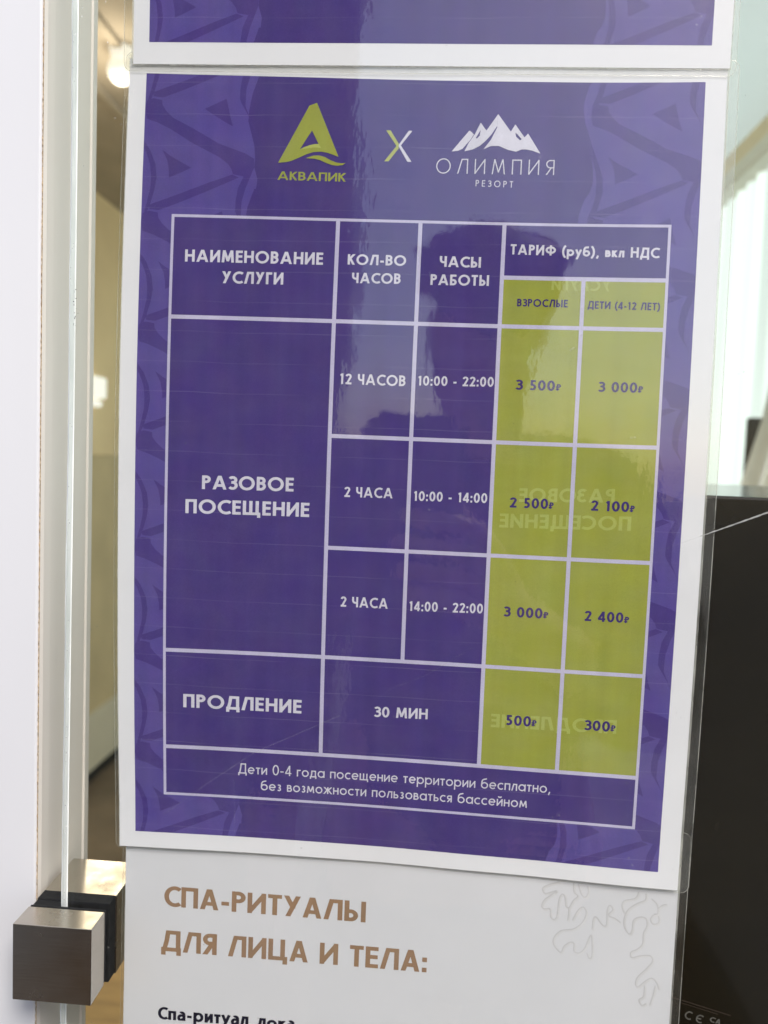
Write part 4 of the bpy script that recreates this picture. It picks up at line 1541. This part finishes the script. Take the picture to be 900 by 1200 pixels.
for k, z in enumerate((1.345, 1.325, 1.305, 1.287)):
    L = (0.055, 0.062, 0.058, 0.046)[k]
    chain(vs, es, rs, palm, [((0.150, -0.297, z), .0098), ((0.139, -0.280, z + .006), .0095), ((0.139 - L * .5, -0.2765, z + .012), .0088), ((0.139 - L, -0.2775, z + .017), .0072)])
chain(vs, es, rs, palm, [((0.135, -0.322, 1.352), .011), ((0.118, -0.312, 1.378), .0095), ((0.107, -0.305, 1.398), .0078)])
sl = chain(vs, es, rs, chest, [((px - .17, py, 1.36), .062), ((px - .24, py, 1.14), .05), ((px - .25, py + .03, .92), .038), ((px - .245, py + .06, .82), (.022, .04))])
for k in range(4):
    chain(vs, es, rs, sl, [((px - .26 + .006 * k, py + .035 + .02 * k, .765), .0095), ((px - .25 + .004 * k, py + .04 + .02 * k, .725 + .006 * abs(k - 1)), .008)])
chain(vs, es, rs, sl, [((px - .215, py + .10, .79), .010), ((px - .205, py + .115, .755), .0085)])
for sx in (-1, 1):
    chain(vs, es, rs, 0, [((px + sx * .10, py, .80), .095), ((px + sx * .11, py + .01, .48), .062), ((px + sx * .115, py - .01, .10), .042), ((px + sx * .12, py + .10, .035), (.04, .03))])
skin('body', vs, es, rs, M['skin'], pe)
vs, es, rs = [], [], []
chain(vs, es, rs, None, [((px, py, .86), (.18, .14))])
ch2 = chain(vs, es, rs, 0, [((px, py, 1.08), (.175, .135)), ((px, py - .01, 1.28), (.185, .135)), ])
chain(vs, es, rs, ch2, [((px, py - .01, 1.41), (.085, .085))])
chain(vs, es, rs, ch2, [((px + .175, py, 1.36), .080), ((px + .24, py + .02, 1.20), .068), ((px + .205, py + .10, 1.10), .060), ((px + .07, py + .29, 1.225), .046)])
chain(vs, es, rs, ch2, [((px - .175, py, 1.36), .080), ((px - .245, py, 1.14), .068), ((px - .25, py + .03, .94), .050)])
skin('jacket', vs, es, rs, M['jacket'], pe)
vs, es, rs = [], [], []
chain(vs, es, rs, None, [((px, py, .88), (.165, .125))])
for sx in (-1, 1):
    chain(vs, es, rs, 0, [((px + sx * .105, py, .78), .11), ((px + sx * .11, py + .01, .48), .08), ((px + sx * .115, py - .01, .08), .06)])
skin('trousers', vs, es, rs, M['jacket'], pe)
vs, es, rs = [], [], []
chain(vs, es, rs, None, [((px, py + .035, 1.585), (.094, .112)), ((px, py + .03, 1.635), (.088, .105)), ((px, py + .03, 1.672), (.050, .06))])
chain(vs, es, rs, 0, [((px, py + .16, 1.60), (.062, .010))])
skin('cap', vs, es, rs, M['hair'], pe, sub=2)

# wooden counter low behind the clamp
wc = thing('wooden_counter', 'orange wooden counter in the room, glimpsed below the steel clamp', 'counter', P(-330, 1536, 700))
CT = 862
boxmm('counter_top', (-560, -175), (CT, CT + 22), (545, 905), M['wood'], wc, 2)
boxmm('counter_front', (-550, -185), (CT + 23, 1530), (560, 580), M['wood'], wc, 1)
boxmm('counter_side', (-205, -186), (CT + 23, 1530), (582, 890), M['wood'], wc, 1)
boxmm('counter_side', (-550, -531), (CT + 23, 1530), (582, 890), M['wood'], wc, 1)

# dirt on the glass near its edge
random.seed(11)
V, F = [], []


def speck(u, v, r, el=1.0):
    i0 = len(V)
    n = 6
    for k in range(n):
        t = 2 * math.pi * k / n
        rr = r * random.uniform(0.6, 1.2)
        V.append(P(u + rr * math.cos(t), v + rr * el * math.sin(t), GW0 - 0.006))
    F.append(list(range(i0 + n - 1, i0 - 1, -1)))


for k in range(16):
    t = k / 15
    speck(-22.7 + random.uniform(-.9, .9), 79 + 15 * t + random.uniform(-1, 1), random.uniform(.08, .2), random.uniform(.8, 2.2))
for k in range(26):
    speck(random.uniform(-23, 235), random.uniform(-25, 360), random.uniform(.05, .11), random.uniform(.8, 2))
mesh_obj('dirt', V, F, M['dark'], gd)
V, F = [], []
for (u, v) in ((-13, -22), (-12, -8), (-12.2, 3.5), (-21.5, -20), (-21.6, -17)):
    speck(u, v, .28, 1.4)
for k in range(40):
    speck(GE + 0.9 + abs(random.gauss(0, .5)), random.uniform(-28, 312), random.uniform(.06, .2), random.uniform(1, 3))
mesh_obj('dried_drops', V, F, M['scratch'], gd)

# small glowing white box put in for a bright highlight on the wall
wb = thing('highlight_box', 'small white box standing in for a highlight on the inside wall, in the gap left of the sheets', 'highlight box', (ROOM_L, 2.7, 1.62))
box('box_body', (ROOM_L + 0.008, 2.66, 1.60), (ROOM_L + 0.05, 2.78, 1.685), M['lamp_white'], wb, bevel=0.008)
box('box_cover', (ROOM_L + 0.008, 2.67, 1.565), (ROOM_L + 0.04, 2.76, 1.592), M['lamp_white'], wb, bevel=0.006)

# unseen dark mat, added outside to darken the clamp's reflection
em_ = thing('reflection_mat', 'unseen dark brown mat added on the pavement to darken the steel clamp reflection', 'added mat', (-0.05, -1.5, 0))
box('mat_pile', (-0.905, -2.55, 0.002), (0.95, -0.35, 0.014), M['mat'], em_, bevel=0.003)
box('mat_border', (-0.925, -2.58, 0.001), (0.98, -0.32, 0.008), M['rubber'], em_, bevel=0.003)

# far end of the room: low wall and a tall window
bw = thing('end_window', 'tall white framed window over a low pale wall at the far end of the room', 'window', (-0.1, 7.05, 0))
box('low_wall', (-1.4, 7.0, 0.0), (1.2, 7.12, 0.85), M['ceiling'], bw)
box('sill', (-1.4, 6.93, 0.853), (1.2, 7.13, 0.89), M['lamp_white'], bw, bevel=0.006)
box('head', (-1.4, 7.0, 2.30), (1.2, 7.12, 2.415), M['ceiling'], bw)
for x in (-1.28, -0.66, -0.04, 0.58, 1.08):
    box('mullion', (x - 0.03, 7.02, 0.892), (x + 0.03, 7.09, 2.298), M['pvc'], bw, bevel=0.004)
for x0, x1 in ((-1.247, -0.693), (-0.627, -0.073), (-0.007, 0.547), (0.613, 1.047)):
    box('pane', (x0, 7.05, 0.892), (x1, 7.056, 2.298), M['glass'], bw)
